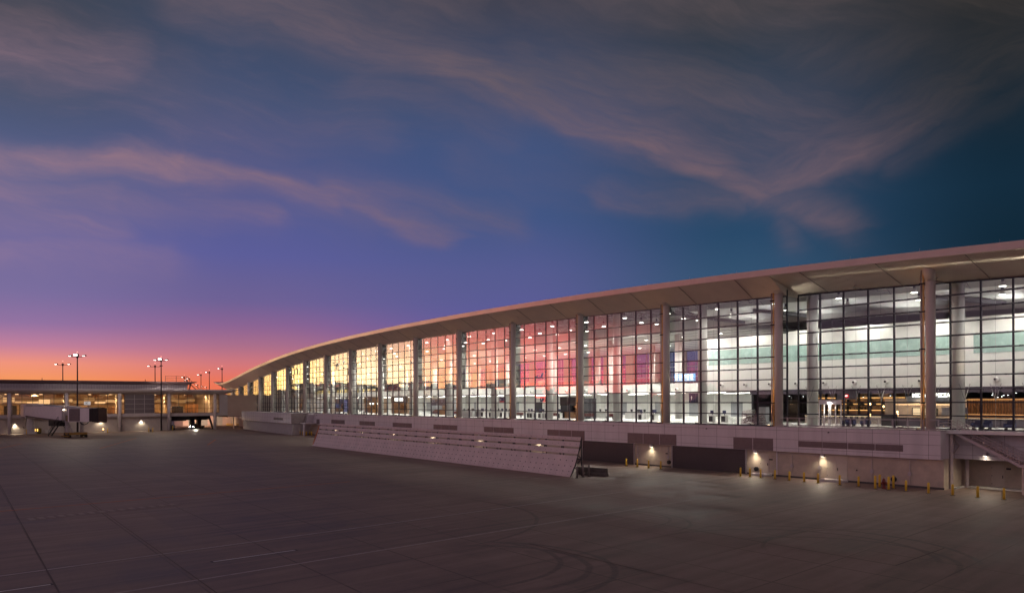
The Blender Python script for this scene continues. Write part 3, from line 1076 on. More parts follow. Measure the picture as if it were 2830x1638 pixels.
for u0_, u1_, z_ in ((.08, .50, 2.95), (.69, 1.01, 2.9), (1.09, 1.14, 3.0)):
    b = MB(); b.fbox(u0_, u1_, .53, .47, z_, z_ + .06); tp(b, 'conduit', M_RAIL)
for u_ in (.12, .35, .70, .90, 2.31, 1.985):
    b = MB(); b.fbox(u_, u_ + .003, .53, .47, .3, 2.9); b.fbox(u_ - .008, u_ + .011, .60, .47, 1.25, 1.65); tp(b, 'conduit', M_RAIL)
for u_ in (2.98, 2.349, 1.945, 1.265):          # frames of the roller doors
    b = MB(); b.fbox(u_ - .006, u_ + .006, .58, .46, 0, 3.17); tp(b, 'door_frame', M_STEEL)
# terrace doors in the glass
b = MB()
n = NG + .06
b.fbox(.64, .80, n + .02, n - .10, FLOOR, FLOOR + .12); b.fbox(.64, .80, n + .02, n - .1, FLOOR + 2.72, FLOOR + 3.25)
for q in (.640, .679, .713, .7265, .761, .795): b.fbox(q, q + .006, n + .02, n - .1, FLOOR + .12, FLOOR + 2.72)
dd = tp(b, 'terrace_door', M_WHITE)
b = MB()
for q in (.7095, .7235): b.fbox(q, q + .002, n + .12, n + .02, FLOOR + .95, FLOOR + 1.15)
tp(b, 'door_handle', M_BLACK, dd)
b = MB(); b.fbox(.715, .725, n + .3, n, FLOOR + 2.95, FLOOR + 3.1)
dl = tp(b, 'door_lamp', M_CLAD, dd)
b = MB(); b.fbox(.7155, .7245, n + .31, n + .02, FLOOR + 2.93, FLOOR + 2.948); tp(b, 'lamp_lens', em('door_lens', (1, .93, .85), 90), dl)
spot('door_lamp_light', F(.72, n + .32, FLOOR + 2.9), F(.72, n + .3, FLOOR), 170, (1, .92, .82), 150, .5, .08)
b = MB(); b.fbox(.58, .72, -4.0, -4.1, FLOOR + 3.3, FLOOR + 4.6); xp = tp(b, 'sign_panel', M_GREY)
ex = thing('exit_sign', 'small red lit EXIT sign on the grey panel above the terrace doors', 'exit sign', F(.655, -3.98, FLOOR + 3.72), -ang(.655))
b = MB(); b.box(-.34, .34, -.03, .03, -.2, .2); b.build('sign_box', em('exit_box', (.8, .01, .02), 1.2), ex)
lettering('EXIT', .26, em('exit_letters', (1, .75, .7), 4), ex, (0, -.05, 0))

# ---- lamps of the hall
lamp = None
nl = 0
for k in np.arange(-1.5, 12.6, .5):
    for j, n in enumerate((-4.2, -10.2, -16.2)):
        q = float(k) + .12 * j + .21
        if q < 2.3 and n < -13: continue
        zz = GT(q) - .35 - (.25 * (j == 1))
        if lamp is None:
            lamp = thing('pendant_lamp', 'white bell shaped high bay lamp hanging under the terminal roof behind the glass', 'lamp', (0, 0, 0), 0, 'bell lamps under the terminal roof')
            b = MB(); b.tube((0, 0, .45), (0, 0, 1.65), .015, .015, 4); b.build('rod', M_BLACK, lamp)
            b = MB(); b.lathe((0, 0, 0), [(.06, .95), (.16, .9), (.16, .55), (.1, .5)], 10); b.build('driver_box', pm('lamp_navy', (.05, .05, .08), .5), lamp)
            b = MB(); b.lathe((0, 0, 0), [(.34, 0), (.29, .16), (.18, .42), (.1, .5)], 14); b.build('shade', pm('lamp_white', (.7, .7, .7), .4), lamp, smooth=True)
            b = MB(); b.lathe((0, 0, 0), [(.32, -.035), (.32, -.012)], 14); b.build('lens', M_LENS, lamp)
            lamp.location = F(q, n, zz)
        else:
            dup(lamp, F(q, n, zz))
        nl += 1
        p = 3600 if q < 9.5 else 2200
        if q < 2.3: p = 900
        if j == 0: p *= .35
        elif q > 2.3: p *= 1.25
        if q > 7: p *= .55
        elif q > 3.6: p *= .75
        p *= 2
        if (nl + j) % 2: spot('hall_light', F(q, n, zz - .12), F(q, n, 0), p, (1, .96, .88), 165, .8, .25)
# strips under and over the mezzanine
for q in np.arange(2.5, 14.5, .5):
    for n in (-24, -33, -41):
        b = MB(); b.fbox(q, q + .26, n, n - .5, 10.82, 10.858); tp(b, 'strip_lamp', M_STRIP, mezz)
    for n in (-27.6, -43.6):
        p = F(q + .2, n, ZC(q + .2) - .03)
        b = MB(); b.lathe(tuple(p), [(.34, -.03), (.30, -.005)], 12); tp(b, 'down_lamp', M_LENS, mezz)
        spot('upper_hall_light', p + Vector((0, 0, -.1)), p + Vector((0, 0, -9)), 5200, (1, .95, .87), 150, .7, .3)
# made-up floor lamps just inside the glass, added to light the eaves
for k in range(-2, 13):
    for e in (.3, .8):
        if k == 0 and e > .5: continue
        q = k + e; n = -1.7 if q > RS else NG - 1.7
        b = MB(); b.fbox(q - .012, q + .012, n + .2, n - .2, FLOOR, FLOOR + .16); fl_ = tp(b, 'added_floor_lamp', M_BLACK)
        b = MB(); b.fbox(q - .009, q + .009, n + .15, n - .15, FLOOR + .165, FLOOR + .17); tp(b, 'lamp_lens', em('added_floor_lens', (1, .85, .66), 4), fl_)
        spot('added_eaves_light', F(q, n, FLOOR + .25), F(q, n + 3.4, FB(q)), 5200 * (FB(q) / 25) ** 2, (1, .84, .64), 70, .8, .10)
for q in np.arange(-.9, 2.2, .5):
    b = MB(); b.fbox(q + .1, q + .13, -12.5, -12.75, 20.3, 20.4); wl = tp(b, 'wash_lamp', M_BLACK, blk)
    spot('wash_light', F(q + .15, -11.8, 20.4), F(q + .15, -14, 15.5), 620, (1, .97, .86), 130, .8, .3)

# ------------------------------------------------------------------ concourse wing across the apron
WD = Vector((.787, .617, 0)); WN = Vector((.617, -.787, 0)); W0 = Vector((-152.5, 241.4, 0))


def Wp(s, n=0.0, z=0.0): return W0 + WD * s + WN * n + Vector((0, 0, z))


class WB(MB):
    def wbox(s, s0, s1, n0, n1, z0, z1, mi=0):
        q = [(s0, n0), (s1, n0), (s1, n1), (s0, n1)]
        s.hexa([Wp(a, b, z0) for a, b in q], [Wp(a, b, z1) for a, b in q], mi)


M_WWALL = pm('wing_beige', (.50, .44, .40), .7, 0, .08, .8)
M_WCLAD = pm('wing_cladding', (.52, .47, .46), .5, 0, .05, .6)
M_WROOF = pm('wing_roof_brown', (.17, .11, .115), .6, 0, .1, .8)
M_RIB = pm('ribbed_siding', (.42, .38, .40), .45, .2)
M_WGLASS = glass_mat('wing_glass', .07, (.92, .88, .82))
M_WPANEL = pm('grey_wall_panel', (.17, .145, .15), .6, 0, .1)
M_WIN = pm('wing_interior', (.62, .47, .33), .7, 0, .2, .5)
WG = thing('concourse_wing', 'low airport concourse with warm lit windows and a ribbed upper storey across the apron', 'concourse', Wp(20, -1, 0))


def wp(b, name, mat, parent=None, **k): return b.build(name, mat, parent or WG, world=True, **k)


SL = -75
b = WB(); b.wbox(SL, 46.6, -1.6, -40, 0, 4.85); wp(b, 'lower_wall', M_WWALL)
b = WB(); b.wbox(SL, 65.8, -.15, -1.0, 4.75, 5.85); b.wbox(SL, 65.8, -1.0, -40, 4.75, 5.4); wp(b, 'spandrel', M_WCLAD)
b = WB(); b.wbox(SL, 65.8, -30, -30.4, 5.4, 13.2); wp(b, 'inner_wall', M_WIN)
b = WB(); b.wbox(SL, 64, -1.2, -30, 5.41, 5.45); wp(b, 'inner_floor', pm('wing_carpet', (.22, .17, .14), .9))
b = WB(); b.wbox(SL, 65, -.6, -30, 12.3, 12.4); wp(b, 'inner_ceiling', pm('wing_ceiling', (.55, .40, .27), .5, 0, .25, .35))
# lower roof with a rounded edge
b = WB()
prof = [(-8, 13.75), (1.9, 13.82), (2.2, 13.6), (2.1, 13.2), (1.5, 12.75), (.4, 12.32), (-.4, 12.2), (-8, 12.2)]
ends = [(SL, 0.0), (64.5, 0.0), (66.5, .45), (68.2, 1.1), (69.3, 1.62)]
for (s0, l0), (s1, l1) in zip(ends[:-1], ends[1:]):
    for i in range(len(prof)):
        (n0, z0), (n1, z1) = prof[i], prof[(i + 1) % len(prof)]
        f = lambda z, l: z + l * (13.82 - z) / 1.62
        b.poly([Wp(s0, n0, f(z0, l0)), Wp(s1, n0, f(z0, l1)), Wp(s1, n1, f(z1, l1)), Wp(s0, n1, f(z1, l0))])
wp(b, 'lower_roof', M_WCLAD)
b = WB(); b.wbox(SL, 53.6, -5.5, -36, 13.8, 15.5)
ups = wp(b, 'upper_storey', M_RIB)
b = WB()
for i in range(int((53.6 - SL) / .8)):
    s = SL + i * .8
    b.wbox(s, s + .1, -5.40, -5.52, 13.9, 15.5)
b.wbox(SL, 53.6, -5.38, -5.5, 14.6, 14.66)
wp(b, 'siding_rib', pm('siding_rib', (.30, .26, .29), .5), ups)
b = WB()
pr = [(-38, 16.7), (-4.6, 16.62), (-4.1, 16.4), (-4.4, 15.9), (-5.6, 15.5), (-38, 15.5)]
for (s0, l0), (s1, l1) in zip([(SL, 0), (53.8, 0)], [(53.8, 0), (56.6, 1)]):
    for i in range(len(pr)):
        (n0, z0), (n1, z1) = pr[i], pr[(i + 1) % len(pr)]
        f = lambda z, l: z + l * .8 * (16.66 - z)
        b.poly([Wp(s0, n0, f(z0, l0)), Wp(s1, n0, f(z0, l1)), Wp(s1, n1, f(z1, l1)), Wp(s0, n1, f(z1, l0))])
wp(b, 'upper_roof', M_WROOF)
for s in (9.5, 40.0):
    b = WB(); b.tube(Wp(s, -6, 16.6), Wp(s, -6, 17.3), .12, .1, 6); wp(b, 'roof_vent', M_BLACK)
# columns
for i in range(-4, 5):
    s = i * 15.3
    b = WB(); b.tube(Wp(s, .35, 0), Wp(s, .35, 12.6), .5, .5, 16); wp(b, 'column', pm('wing_column', (.68, .63, .63), .5), smooth=True)
    b = WB(); b.tube(Wp(s + .62, .6, 0), Wp(s + .62, .6, 12.4), .09, .09, 8); pp = wp(b, 'downpipe', M_STEEL, smooth=True)
    b = WB()
    for z in (1.6, 5.6, 10.6): b.wbox(s + .5, s + .74, .75, .4, z, z + .16)
    wp(b, 'pipe_bracket', M_BLACK, pp)
# window bays and blank panels
for i in range(-4, 5):
    s0 = i * 15.3 + .5; s1 = s0 + 14.3 if i < 4 else 62.8
    for a, c, blank in ([(s0, s1, False)] if i != 2 else [(s0, 32.2, False), (32.2, 41.4, True), (41.4, s1, False)]):
        f = WB(); g = WB()
        zr = [5.85, 7.38, 9.0, 10.6, 12.2]
        k = max(1, round((c - a) / 3.06))
        for j in range(k + 1):
            s = a + (c - a) * j / k
            f.wbox(s - .05, s + .05, -.12, -.35, 5.85, 12.2)
        for z in zr: f.wbox(a, c, -.14, -.33, z - .05, z + .05)
        fr = wp(f, 'panel_frame' if blank else 'window_bay', M_WCLAD if blank else pm('wing_mullion', (.06, .035, .03), .5))
        for j in range(k):
            for q in range(4):
                e = random.gauss(0, .008); e2 = random.gauss(0, .008)
                g.poly([Wp(a + (c - a) * j / k, -.2 + e, zr[q]), Wp(a + (c - a) * (j + 1) / k, -.2 + e2, zr[q]), Wp(a + (c - a) * (j + 1) / k, -.2 - e, zr[q + 1]), Wp(a + (c - a) * j / k, -.2 - e2, zr[q + 1])])
        wp(g, 'wall_panel' if blank else 'pane', M_WPANEL if blank else M_WGLASS, fr, fix=False)
b = WB(); b.wbox(62.9, 65.8, -.1, -30, 5.0, 12.25); wp(b, 'end_wall', M_WCLAD)
# inside: kiosks, pillars and warm lamps
for i, s in enumerate(np.arange(-20, 60, 5.1)):
    b = WB()
    h = 2.2 + 1.4 * random.random(); w = 1.5 + 2 * random.random()
    b.wbox(s, s + w, -9 - 8 * random.random(), -19, 5.45, 5.45 + h)
    wp(b, 'kiosk_wall', [M_WOOD, M_GREY, pm('ochre_wall', (.45, .30, .12), .6), M_WIN, M_DARK][i % 5])
for i, s in enumerate(np.arange(-24, 62, 7.65)):
    b = WB(); b.wbox(s, s + 4.5, -6, -6.5, 12.22, 12.29)
    wp(b, 'ceiling_lamp', em('wing_strip', (1, .62, .30), 5))
    for n_ in (-5, -15): spot('wing_light', Wp(s + 2, n_, 11.9), Wp(s + 2, n_ - 2, 5), 1500, (1, .58, .24), 168, .8, .3)
    b = WB(); b.wbox(s + 2, s + 6.5, -22, -22.5, 12.22, 12.29)
    wp(b, 'ceiling_lamp', em('wing_strip', (1, .62, .30), 5))
    if i % 2:
        b = WB(); b.wbox(s + 1.5, s + 1.9, -8, -8.4, 5.45, 12.2); wp(b, 'inner_pillar', M_WHITE)
for i, s in enumerate(np.arange(-40, 62, 3.4)):  # warm light on the inner wall put in as self-glowing panels
    h = 9.0 + .9 * random.random(); e = random.random()
    b = WB(); b.wbox(s, s + 3.3, -24.9, -25.0, h, h + .5 + 1.1 * random.random()); wp(b, 'glowing_wall_panel', em('wing_glow_wall%d' % int(e * 3), (1, .50 + .1 * e, .18 + .1 * e), .35 + .4 * int(e * 3)))
    b = WB(); b.wbox(s, s + 2.2 + random.random(), -12 - 5 * e, -12.2 - 5 * e, 11.2 + .6 * e, 12.28); wp(b, 'bulkhead', [M_WIN, M_WOOD, M_WHITE][i % 3])
# lamps on the lower wall
for s, z, wide in ((-25, 3.4, 0), (1.6, 3.0, 1), (25.2, 3.7, 0), (37.6, 3.5, 0)):
    b = WB(); b.wbox(s - .25, s + .25, -1.25, -1.6, z, z + .35); l = wp(b, 'wall_lamp', M_WCLAD)
    b = WB(); b.wbox(s - .2, s + .2, -1.28, -1.55, z - .02, z - .01); wp(b, 'lamp_lens', M_WALLLENS, l)
    spot('wing_wall_light', Wp(s, -1.24, z - .08), Wp(s, -.4, 0), 500, (1, .85, .6), 140, .7, .08)
# beams and dark wall of the drive-through below
b = WB()
b.wbox(46.6, 62, -9, -9.5, 3.2, 4.9); b.wbox(46.6, 52.8, -4, -4.4, 3.05, 3.75)
wp(b, 'dark_beam', M_DARK)
b = WB()
for s in (55.8, 58.2): b.wbox(s, s + 1.2, -9, -11, 0, 4.8)
b.bar(Wp(60.2, -3, 4.8), Wp(61.4, -2.4, .1), .55, .55)
wp(b, 'dark_pier', M_DARK)
spot('drive_through_light', Wp(54, -34, 4.5), Wp(54, -60, 0), 9000, (1, .62, .42), 150, .6, .2)
spot('drive_through_light', Wp(66, -26, 4.2), Wp(66, -34, 0), 2600, (1, .58, .30), 150, .6, .2)

# ---- link bridge between the wing and the terminal
LB = thing('link_bridge', 'plain beige windowless link between the concourse and the terminal, raised over the ground', 'link bridge', Wp(71, -4, 0))
b = WB(); b.wbox(65.8, 78.4, -.45, -11, 4.35, 12.0); b.build('body', pm('link_beige', (.52, .38, .31), .7, 0, .05, .5), LB, world=True)
b = WB(); b.wbox(65.8, 78.4, -.6, -10.9, 4.2, 4.35); b.build('underside', M_DARK, LB, world=True)
b = WB(); b.wbox(69.5, 69.8, -5, -5.3, 0, 4.2); b.wbox(74.8, 75.1, -4.6, -4.9, 0, 4.2); b.build('post', M_RAIL, LB, world=True)
b = WB(); b.wbox(75.2, 75.9, -1.2, -1.9, 12.0, 12.35); b.build('roof_unit', M_BLACK, LB, world=True)
spot('link_light', Wp(73, -5, 4.0), Wp(76, -8, 0), 900, (1, .48, .18), 150, .7, .2)
# ---- far buildings seen under the wing and link
FB1 = thing('far_shed', 'low pinkish lit apron building seen through the gap under the link', 'shed', Wp(86, -60, 0))
b = WB(); b.wbox(64, 92, -48, -60, 0, 7.5); w = b.build('wall', pm('shed_pink', (.52, .40, .38), .7, 0, .15, .5), FB1, world=True)
b = WB()
for s in (66, 71, 77, 83): b.wbox(s, s + 2.6, -47.9, -48.05, 0, 4.4)
b.build('door', M_GREY, FB1, world=True)
b = WB(); b.wbox(63.6, 92.4, -47.5, -60.5, 7.5, 7.9); b.build('roof', M_WROOF, FB1, world=True)
spot('shed_light', Wp(70, -36, 6), Wp(74, -48, 2), 6500, (1, .66, .42), 140, .6, .3)

# ---- roof access platform and ladder on the wing's end
RL = thing('roof_platform', 'dark steel access platform and stair on the end of the concourse roof', 'platform', Wp(53, -7, 13.8))
b = WB()
for s in (46.6, 50.2, 53.6): b.bar(Wp(s, -6.5, 16.6), Wp(s, -6.5, 18.6), .10)
for z in (17.3, 17.95, 18.6): b.bar(Wp(46.6, -6.5, z), Wp(53.6, -6.5, z), .08)
b.build('railing', M_BLACK, RL, world=True)
b = WB()
b.bar(Wp(53.6, -6.5, 18.6), Wp(58.4, -6.5, 13.8), .12); b.bar(Wp(53.6, -6.5, 17.2), Wp(57.0, -6.5, 13.8), .22)
for i in range(8): b.bar(Wp(53.8 + i * .42, -6.4, 16.9 - i * .42), Wp(53.8 + i * .42, -7.4, 16.9 - i * .42), .05)
b.bar(Wp(53.9, -6.4, 16.4), Wp(54.2, -6.4, 13.8), .12); b.bar(Wp(55.2, -6.4, 16.4), Wp(54.5, -6.4, 13.8), .3)
b.build('stair', M_BLACK, RL, world=True)

# ------------------------------------------------------------------ light masts
M_MAST = pm('mast_dark', (.055, .045, .05), .5, .3)


def make_mast(name, label, loc, h, heads, dark=(), group='apron light masts', lamp=0):
    r = thing(name, label, 'light mast', loc, 0, group)
    b = MB(); b.tube((0, 0, 0), (0, 0, h), .27, .14, 12); b.lathe((0, 0, 0), [(.5, 0), (.5, .12), (.3, .2)], 12); b.build('pole', M_MAST, r, smooth=True)
    b = MB(); b.lathe((0, 0, h - .7), [(.2, 0), (.34, .5), (.5, .75), (.1, .95)], 12)
    for dx_ in heads:
        if dx_: b.path([(0, 0, h - .3), (dx_ * .75, 0, h - .3), (dx_ * .9, 0, h)], .08, 6)
    b.build('crossarm', M_MAST, r)
    for i, dx_ in enumerate(heads):
        b = MB()
        s = 1 if dx_ >= 0 else -1
        if dx_:
            b.hexa([(dx_ - .55, -.35, h - .1), (dx_ + .55, -.35, h - .1), (dx_ + .55, .4, h - .02), (dx_ - .55, .4, h - .02)],
                   [(dx_ - .35, -.2, h + .28), (dx_ + .35, -.2, h + .28), (dx_ + .35, .35, h + .28), (dx_ - .35, .35, h + .28)])
        else:
            b.hexa([(-.6, -.9, h + .0), (.6, -.9, h + .0), (.6, -.2, h + .1), (-.6, -.2, h + .1)],
                   [(-.5, -.7, h + .6), (.5, -.7, h + .6), (.5, -.2, h + .6), (-.5, -.2, h + .6)])
        hd = b.build('lamp_head', M_MAST, r)
        b = MB()
        if dx_: b.poly([(dx_ - .36, -.40, h - .10), (dx_ + .36, -.40, h - .10), (dx_ + .32, -.43, h + .0), (dx_ - .32, -.43, h + .0)])
        else: b.poly([(-.5, -1.0, h + .0), (.5, -1.0, h + .0), (.5, -1.10, h + .45), (-.5, -1.10, h + .45)])
        if i not in dark: b.build('lamp_lens', M_FLOOD, hd, fix=False)
    b = MB(); b.tube((0, 0, h + .2), (0, 0, h + 1.0), .04, .04, 5); b.build('spike', M_MAST, r)
    b = MB(); b.lathe((0, 0, h + .95), [(.08, 0), (.13, .12), (.08, .26)], 8); b.build('beacon', M_BEACON, r)
    if lamp:
        L = Vector(loc)
        spot('mast_light', L + Vector((0, -1.2, h + .2)), Vector((L.x + 6, L.y - 26, 0)), lamp, (1, .84, .66), 100, .9, .5)
        spot('mast_back_light', L + Vector((0, .8, h)), Vector((L.x + 2, L.y + 22, 7)), lamp * .8, (1, .88, .78), 120, .8, .5)
    return r


def mast_at(x, y, h=23.7):
    Z = (h - EYE) * FPX / (hor(x) - y)
    return Vector(((x - 1415) / FPX * Z, Z, 0))


make_mast('light_mast', 'tall dark light mast with a dazzling lamp, rising behind the jet bridge', (-125, 229, 0), 22.9, (-2.0, 0, 2.0), lamp=6500)
make_mast('light_mast', 'tall dark light mast with bright lamps standing in front of the blank grey panels', (-117.2, 266, 0), 23.6, (-1.9, 0, 1.9), lamp=6500)
make_mast('light_mast', 'dark twin armed light mast beyond the roof, left of the jet bridge mast', mast_at(173.8, 1006), 23.7, (-2.4, 2.4))
make_mast('light_mast', 'dark twin armed light mast beyond the roof with its right lamp out', mast_at(428.8, 1011), 23.7, (-2.4, 2.4), dark=(1,))
for x, y, lab in ((555.7, 1035, 'leftmost and lowest of the three single lamp masts beyond the concourse roof'),
                  (578.7, 1028, 'middle one of the three single lamp masts beyond the concourse roof'),
                  (614, 1018, 'tallest single lamp mast, standing by the low end of the terminal roof')):
    make_mast('light_mast', lab, mast_at(x, y), 23.7, (-1.4,), group='single lamp masts')
for x, y, lab in ((510, 1042, 'far bright lamp mast left of the roof platform railing'), (516.6, 1050, 'far lamp mast low behind the roof platform railing'),
                  (524, 1046, 'far lamp mast showing through the middle of the roof platform railing'), (547, 1063, 'far lamp mast low behind the roof platform stair'),
                  (561, 1067, 'tiny far lamp mast just right of the roof stair'), (571, 1069, 'tiny far lamp mast lowest over the concourse roof')):
    make_mast('light_mast', lab, mast_at(x, y), 23.7, (-1.2,), group='far lamp masts')
# ------------------------------------------------------------------ jet bridge
ja = math.atan2(-.675, .739)
J = thing('jet_bridge', 'pale ribbed passenger boarding bridge standing on its wheels in front of the concourse', 'jet bridge', (-147, 243, 0), ja)
M_JB = pm('bridge_pale', (.85, .76, .78), .5, .1, .05, .8)
M_JBD = pm('bridge_dark', (.20, .15, .155), .6)
b = MB(); b.lathe((0, 0, 0), [(1.7, 0), (1.7, .5), (1.2, .6), (1.0, 4.6), (1.6, 5.0), (1.6, 5.4)], 16); b.build('rotunda_column', M_CONC, J)
b = MB(); b.box(-3.4, .4, -1.9, 1.9, 5.3, 9.0); b.box(-3.0, 6.6, -1.6, 1.6, 8.75, 9.15); b.build('rotunda', M_JB, J)
b = MB(); b.box(-4.0, -3.4, -1.9, 1.9, 5.2, 9.0); b.build('wall_seal', M_BLACK, J)


def tunnel(x0, x1, zb0, zb1, zt0, zt1, w, pitch, name):
    b = MB()
    n = int((x1 - x0) / pitch)
    lerp = lambda a, c, k: a + (c - a) * k
    b.hexa([(x0, -w, zb0), (x1, -w, zb1), (x1, w, zb1), (x0, w, zb0)], [(x0, -w, zt0), (x1, -w, zt1), (x1, w, zt1), (x0, w, zt0)])
    for i in range(n):
        a = x0 + i * pitch
        k = i / n
        za, zb = lerp(zb0, zb1, k) + .05, lerp(zt0, zt1, k) - .12
        b.hexa([(a, -w - .26, za), (a + pitch * .55, -w - .26, za), (a + pitch * .75, -w, za), (a - .1 * pitch, -w, za)], [(a, -w - .26, zb), (a + pitch * .55, -w - .26, zb), (a + pitch * .75, -w, zb), (a - .1 * pitch, -w, zb)])
    o = b.build(name, M_JB, J)
    b = MB(); b.hexa([(x0, -w - .2, zt0 + .02), (x1, -w - .2, zt1 + .02), (x1, w + .2, zt1 + .02), (x0, w + .2, zt0 + .02)], [(x0, -w, zt0 + .18), (x1, -w, zt1 + .18), (x1, w, zt1 + .18), (x0, w, zt0 + .18)])
    b.build('tunnel_roof', M_STEEL, o)
    b = MB(); b.hexa([(x0, -w - .1, zb0 - .35), (x1, -w - .1, zb1 - .35), (x1, w, zb1 - .35), (x0, w, zb0 - .35)], [(x0, -w - .1, zb0 - .02), (x1, -w - .1, zb1 - .02), (x1, w, zb1 - .02), (x0, w, zb0 - .02)])
    b.build('tunnel_beam', M_JBD, o)


tunnel(.6, 17.5, 5.65, 5.0, 8.55, 8.5, 1.45, .62, 'inner_tunnel')
tunnel(15.9, 34.2, 5.15, 4.55, 8.65, 8.35, 1.75, .62, 'outer_tunnel')
b = MB(); b.box(33.2, 35.6, -2.1, 2.1, 4.2, 8.5); b.box(34.6, 36.4, -2.0, 2.0, 4.7, 8.2); b.build('lift_frame', M_RAIL, J)
b = MB(); b.box(34.2, 37.6, -2.0, 1.7, 4.4, 6.0); b.build('junction_box', pm('ochre_panel', (.22, .15, .05), .6), J)
for y in (-1.9, 1.9):
    b = MB(); b.box(36.0, 36.9, y - .3, y + .3, 1.2, 4.5); b.build('lift_column', M_RAIL, J)
b = MB()
b.bar((36.2, -1.6, 4.2), (38.8, -1.0, 1.2), .22)
b.build('brace', M_RAIL, J)
bo = MB(); bo.box(35.2, 39.4, -2.3, 2.3, .75, 1.35); bo.box(34.6, 39.8, -2.7, -2.4, .25, .5); bog = bo.build('bogie', pm('bogie_ochre', (.34, .20, .04), .6), J)
for x in (35.9, 38.7):
    b = MB(); b.tube((x, -2.35, .62), (x, -1.8, .62), .62, .62, 16); b.tube((x, 1.8, .62), (x, 2.35, .62), .62, .62, 16)
    b.build('wheel', M_BLACK, bog)
# cab turned towards the right
cabang = -ja + R(-4)
CB = MB()
ca_, sa_ = math.cos(cabang), math.sin(cabang)


def cx(x, y, z): return (38.0 + x * ca_ - y * sa_, -.2 + x * sa_ + y * ca_, z)


def cbox(b, x0, x1, y0, y1, z0, z1, x1t=None):
    x1t = x1 if x1t is None else x1t
    b.hexa([cx(x0, y0, z0), cx(x1, y0, z0), cx(x1, y1, z0), cx(x0, y1, z0)], [cx(x0, y0, z1), cx(x1t, y0, z1), cx(x1t, y1, z1), cx(x0, y1, z1)])


b = MB(); cbox(b, -1.0, 5.0, -1.9, 1.9, 4.3, 8.0); cab = b.build('cab', M_JB, J)
b = MB(); cbox(b, -.6, 2.4, -2.0, -1.88, 4.45, 7.85)
for i in range(10): cbox(b, -.55, 2.35, -2.05, -2.0, 4.6 + i * .32, 4.72 + i * .32)
b.build('roller_curtain', M_JBD, cab)
b = MB(); cbox(b, -1.1, 5.1, -2.0, 2.0, 8.02, 8.14); b.build('cab_roof', M_STEEL, cab)
b = MB()
for i, (x0, x1, d) in enumerate(((5.0, 5.7, 0), (5.75, 6.4, .15), (6.45, 7.1, .1), (7.15, 7.6, .3))):
    cbox(b, x0, x1, -1.9 - d * .4, 1.9 + d * .4, 4.35 - .1 * i, 7.85 + d * .4, x1 - .05)
b.build('bellows', pm('bellows_black', (.035, .025, .025), .8), cab)
b = MB(); cbox(b, 7.62, 7.75, -1.9, 1.9, 4.2, 7.9); b.build('bumper', pm('bumper_brown', (.13, .08, .06), .7), cab)
gs = MB()
gs.hexa([cx(3.0, -1.0, 8.85), cx(4.75, -1.0, 8.85), cx(4.75, -.8, 8.85), cx(3.0, -.8, 8.85)], [cx(3.0, -1.0, 9.78), cx(4.75, -1.0, 9.78), cx(4.75, -.8, 9.78), cx(3.0, -.8, 9.78)])
gso = gs.build('gate_sign', pm('sign_white', (.8, .8, .78), .4, emit=(1, .96, .88), estr=.35), cab)
b = MB(); b.bar(cx(3.4, -.9, 8.1), cx(3.4, -.9, 8.86), .08); b.bar(cx(4.4, -.9, 8.1), cx(4.4, -.9, 8.86), .08); b.build('sign_post', M_STEEL, gso)
lt = lettering('B2', .80, pm('sign_grey', (.30, .29, .29), .6), gso, (0, 0, 0), depth=.01, bold=.01)
lt.location = Vector(cx(3.85, -1.02, 9.3)); lt.rotation_euler = (PI / 2, 0, cabang)
# cab cables, stair, air unit
b = MB(); b.path([cx(2.0, -1.2, 4.3), cx(2.4, -1.2, 3.7), cx(3.2, -1.2, 3.5), cx(4.0, -1.2, 3.8), cx(4.5, -1.2, 4.35)], .13, 8); b.path([cx(-3.6, -1.5, 4.2), (36.0, -2.2, 2.6)], .06, 6); b.build('hose', M_BLACK, J)
b = MB()
for y in (-3.2, -2.3):
    b.bar((33.8, y, 4.6), (25.8, y, .25), .16, .3)
for i in range(14):
    k = i / 14; b.box(33.7 - 8 * k - .18, 33.7 - 8 * k + .18, -3.2, -2.3, 4.45 - 4.3 * k, 4.5 - 4.3 * k)
b.bar((33.8, -3.2, 5.7), (25.8, -3.2, 1.3), .07); b.bar((33.8, -3.2, 5.15), (25.8, -3.2, .8), .05)
for i in range(6):
    k = i / 5; b.bar((33.8 - 8 * k, -3.2, 4.6 - 4.35 * k), (33.8 - 8 * k, -3.2, 5.7 - 4.4 * k), .06)
b.box(33.5, 35.5, -3.4, -2.1, 4.45, 4.6)
b.build('service_stair', M_BLACK, J)
b = MB(); b.box(21.0, 27.5, -1.6, 1.4, 2.9, 4.55); b.box(22, 26, -1.75, -1.6, 3.1, 4.3); b.build('air_unit', M_BLACK, J)
b = MB(); b.tube((35.2, -2.2, 7.55), (35.4, -2.45, 7.5), .12, .14, 8); b.build('cab_lamp', em('cab_lamp', (1, .8, .55), 12), J)
b = MB(); b.path([(2.2, -1.6, 5.4), (1.8, -1.8, 3.4), (1.2, -1.9, 1.9), (.4, -1.9, 1.6), (-.4, -1.9, 2.3)], .09, 6); b.build('cable', M_BLACK, J)
b = MB()
b.box(7.6, 10.6, .6, 2.0, 5.35, 5.5)
b.build('hanger', M_JBD, J)

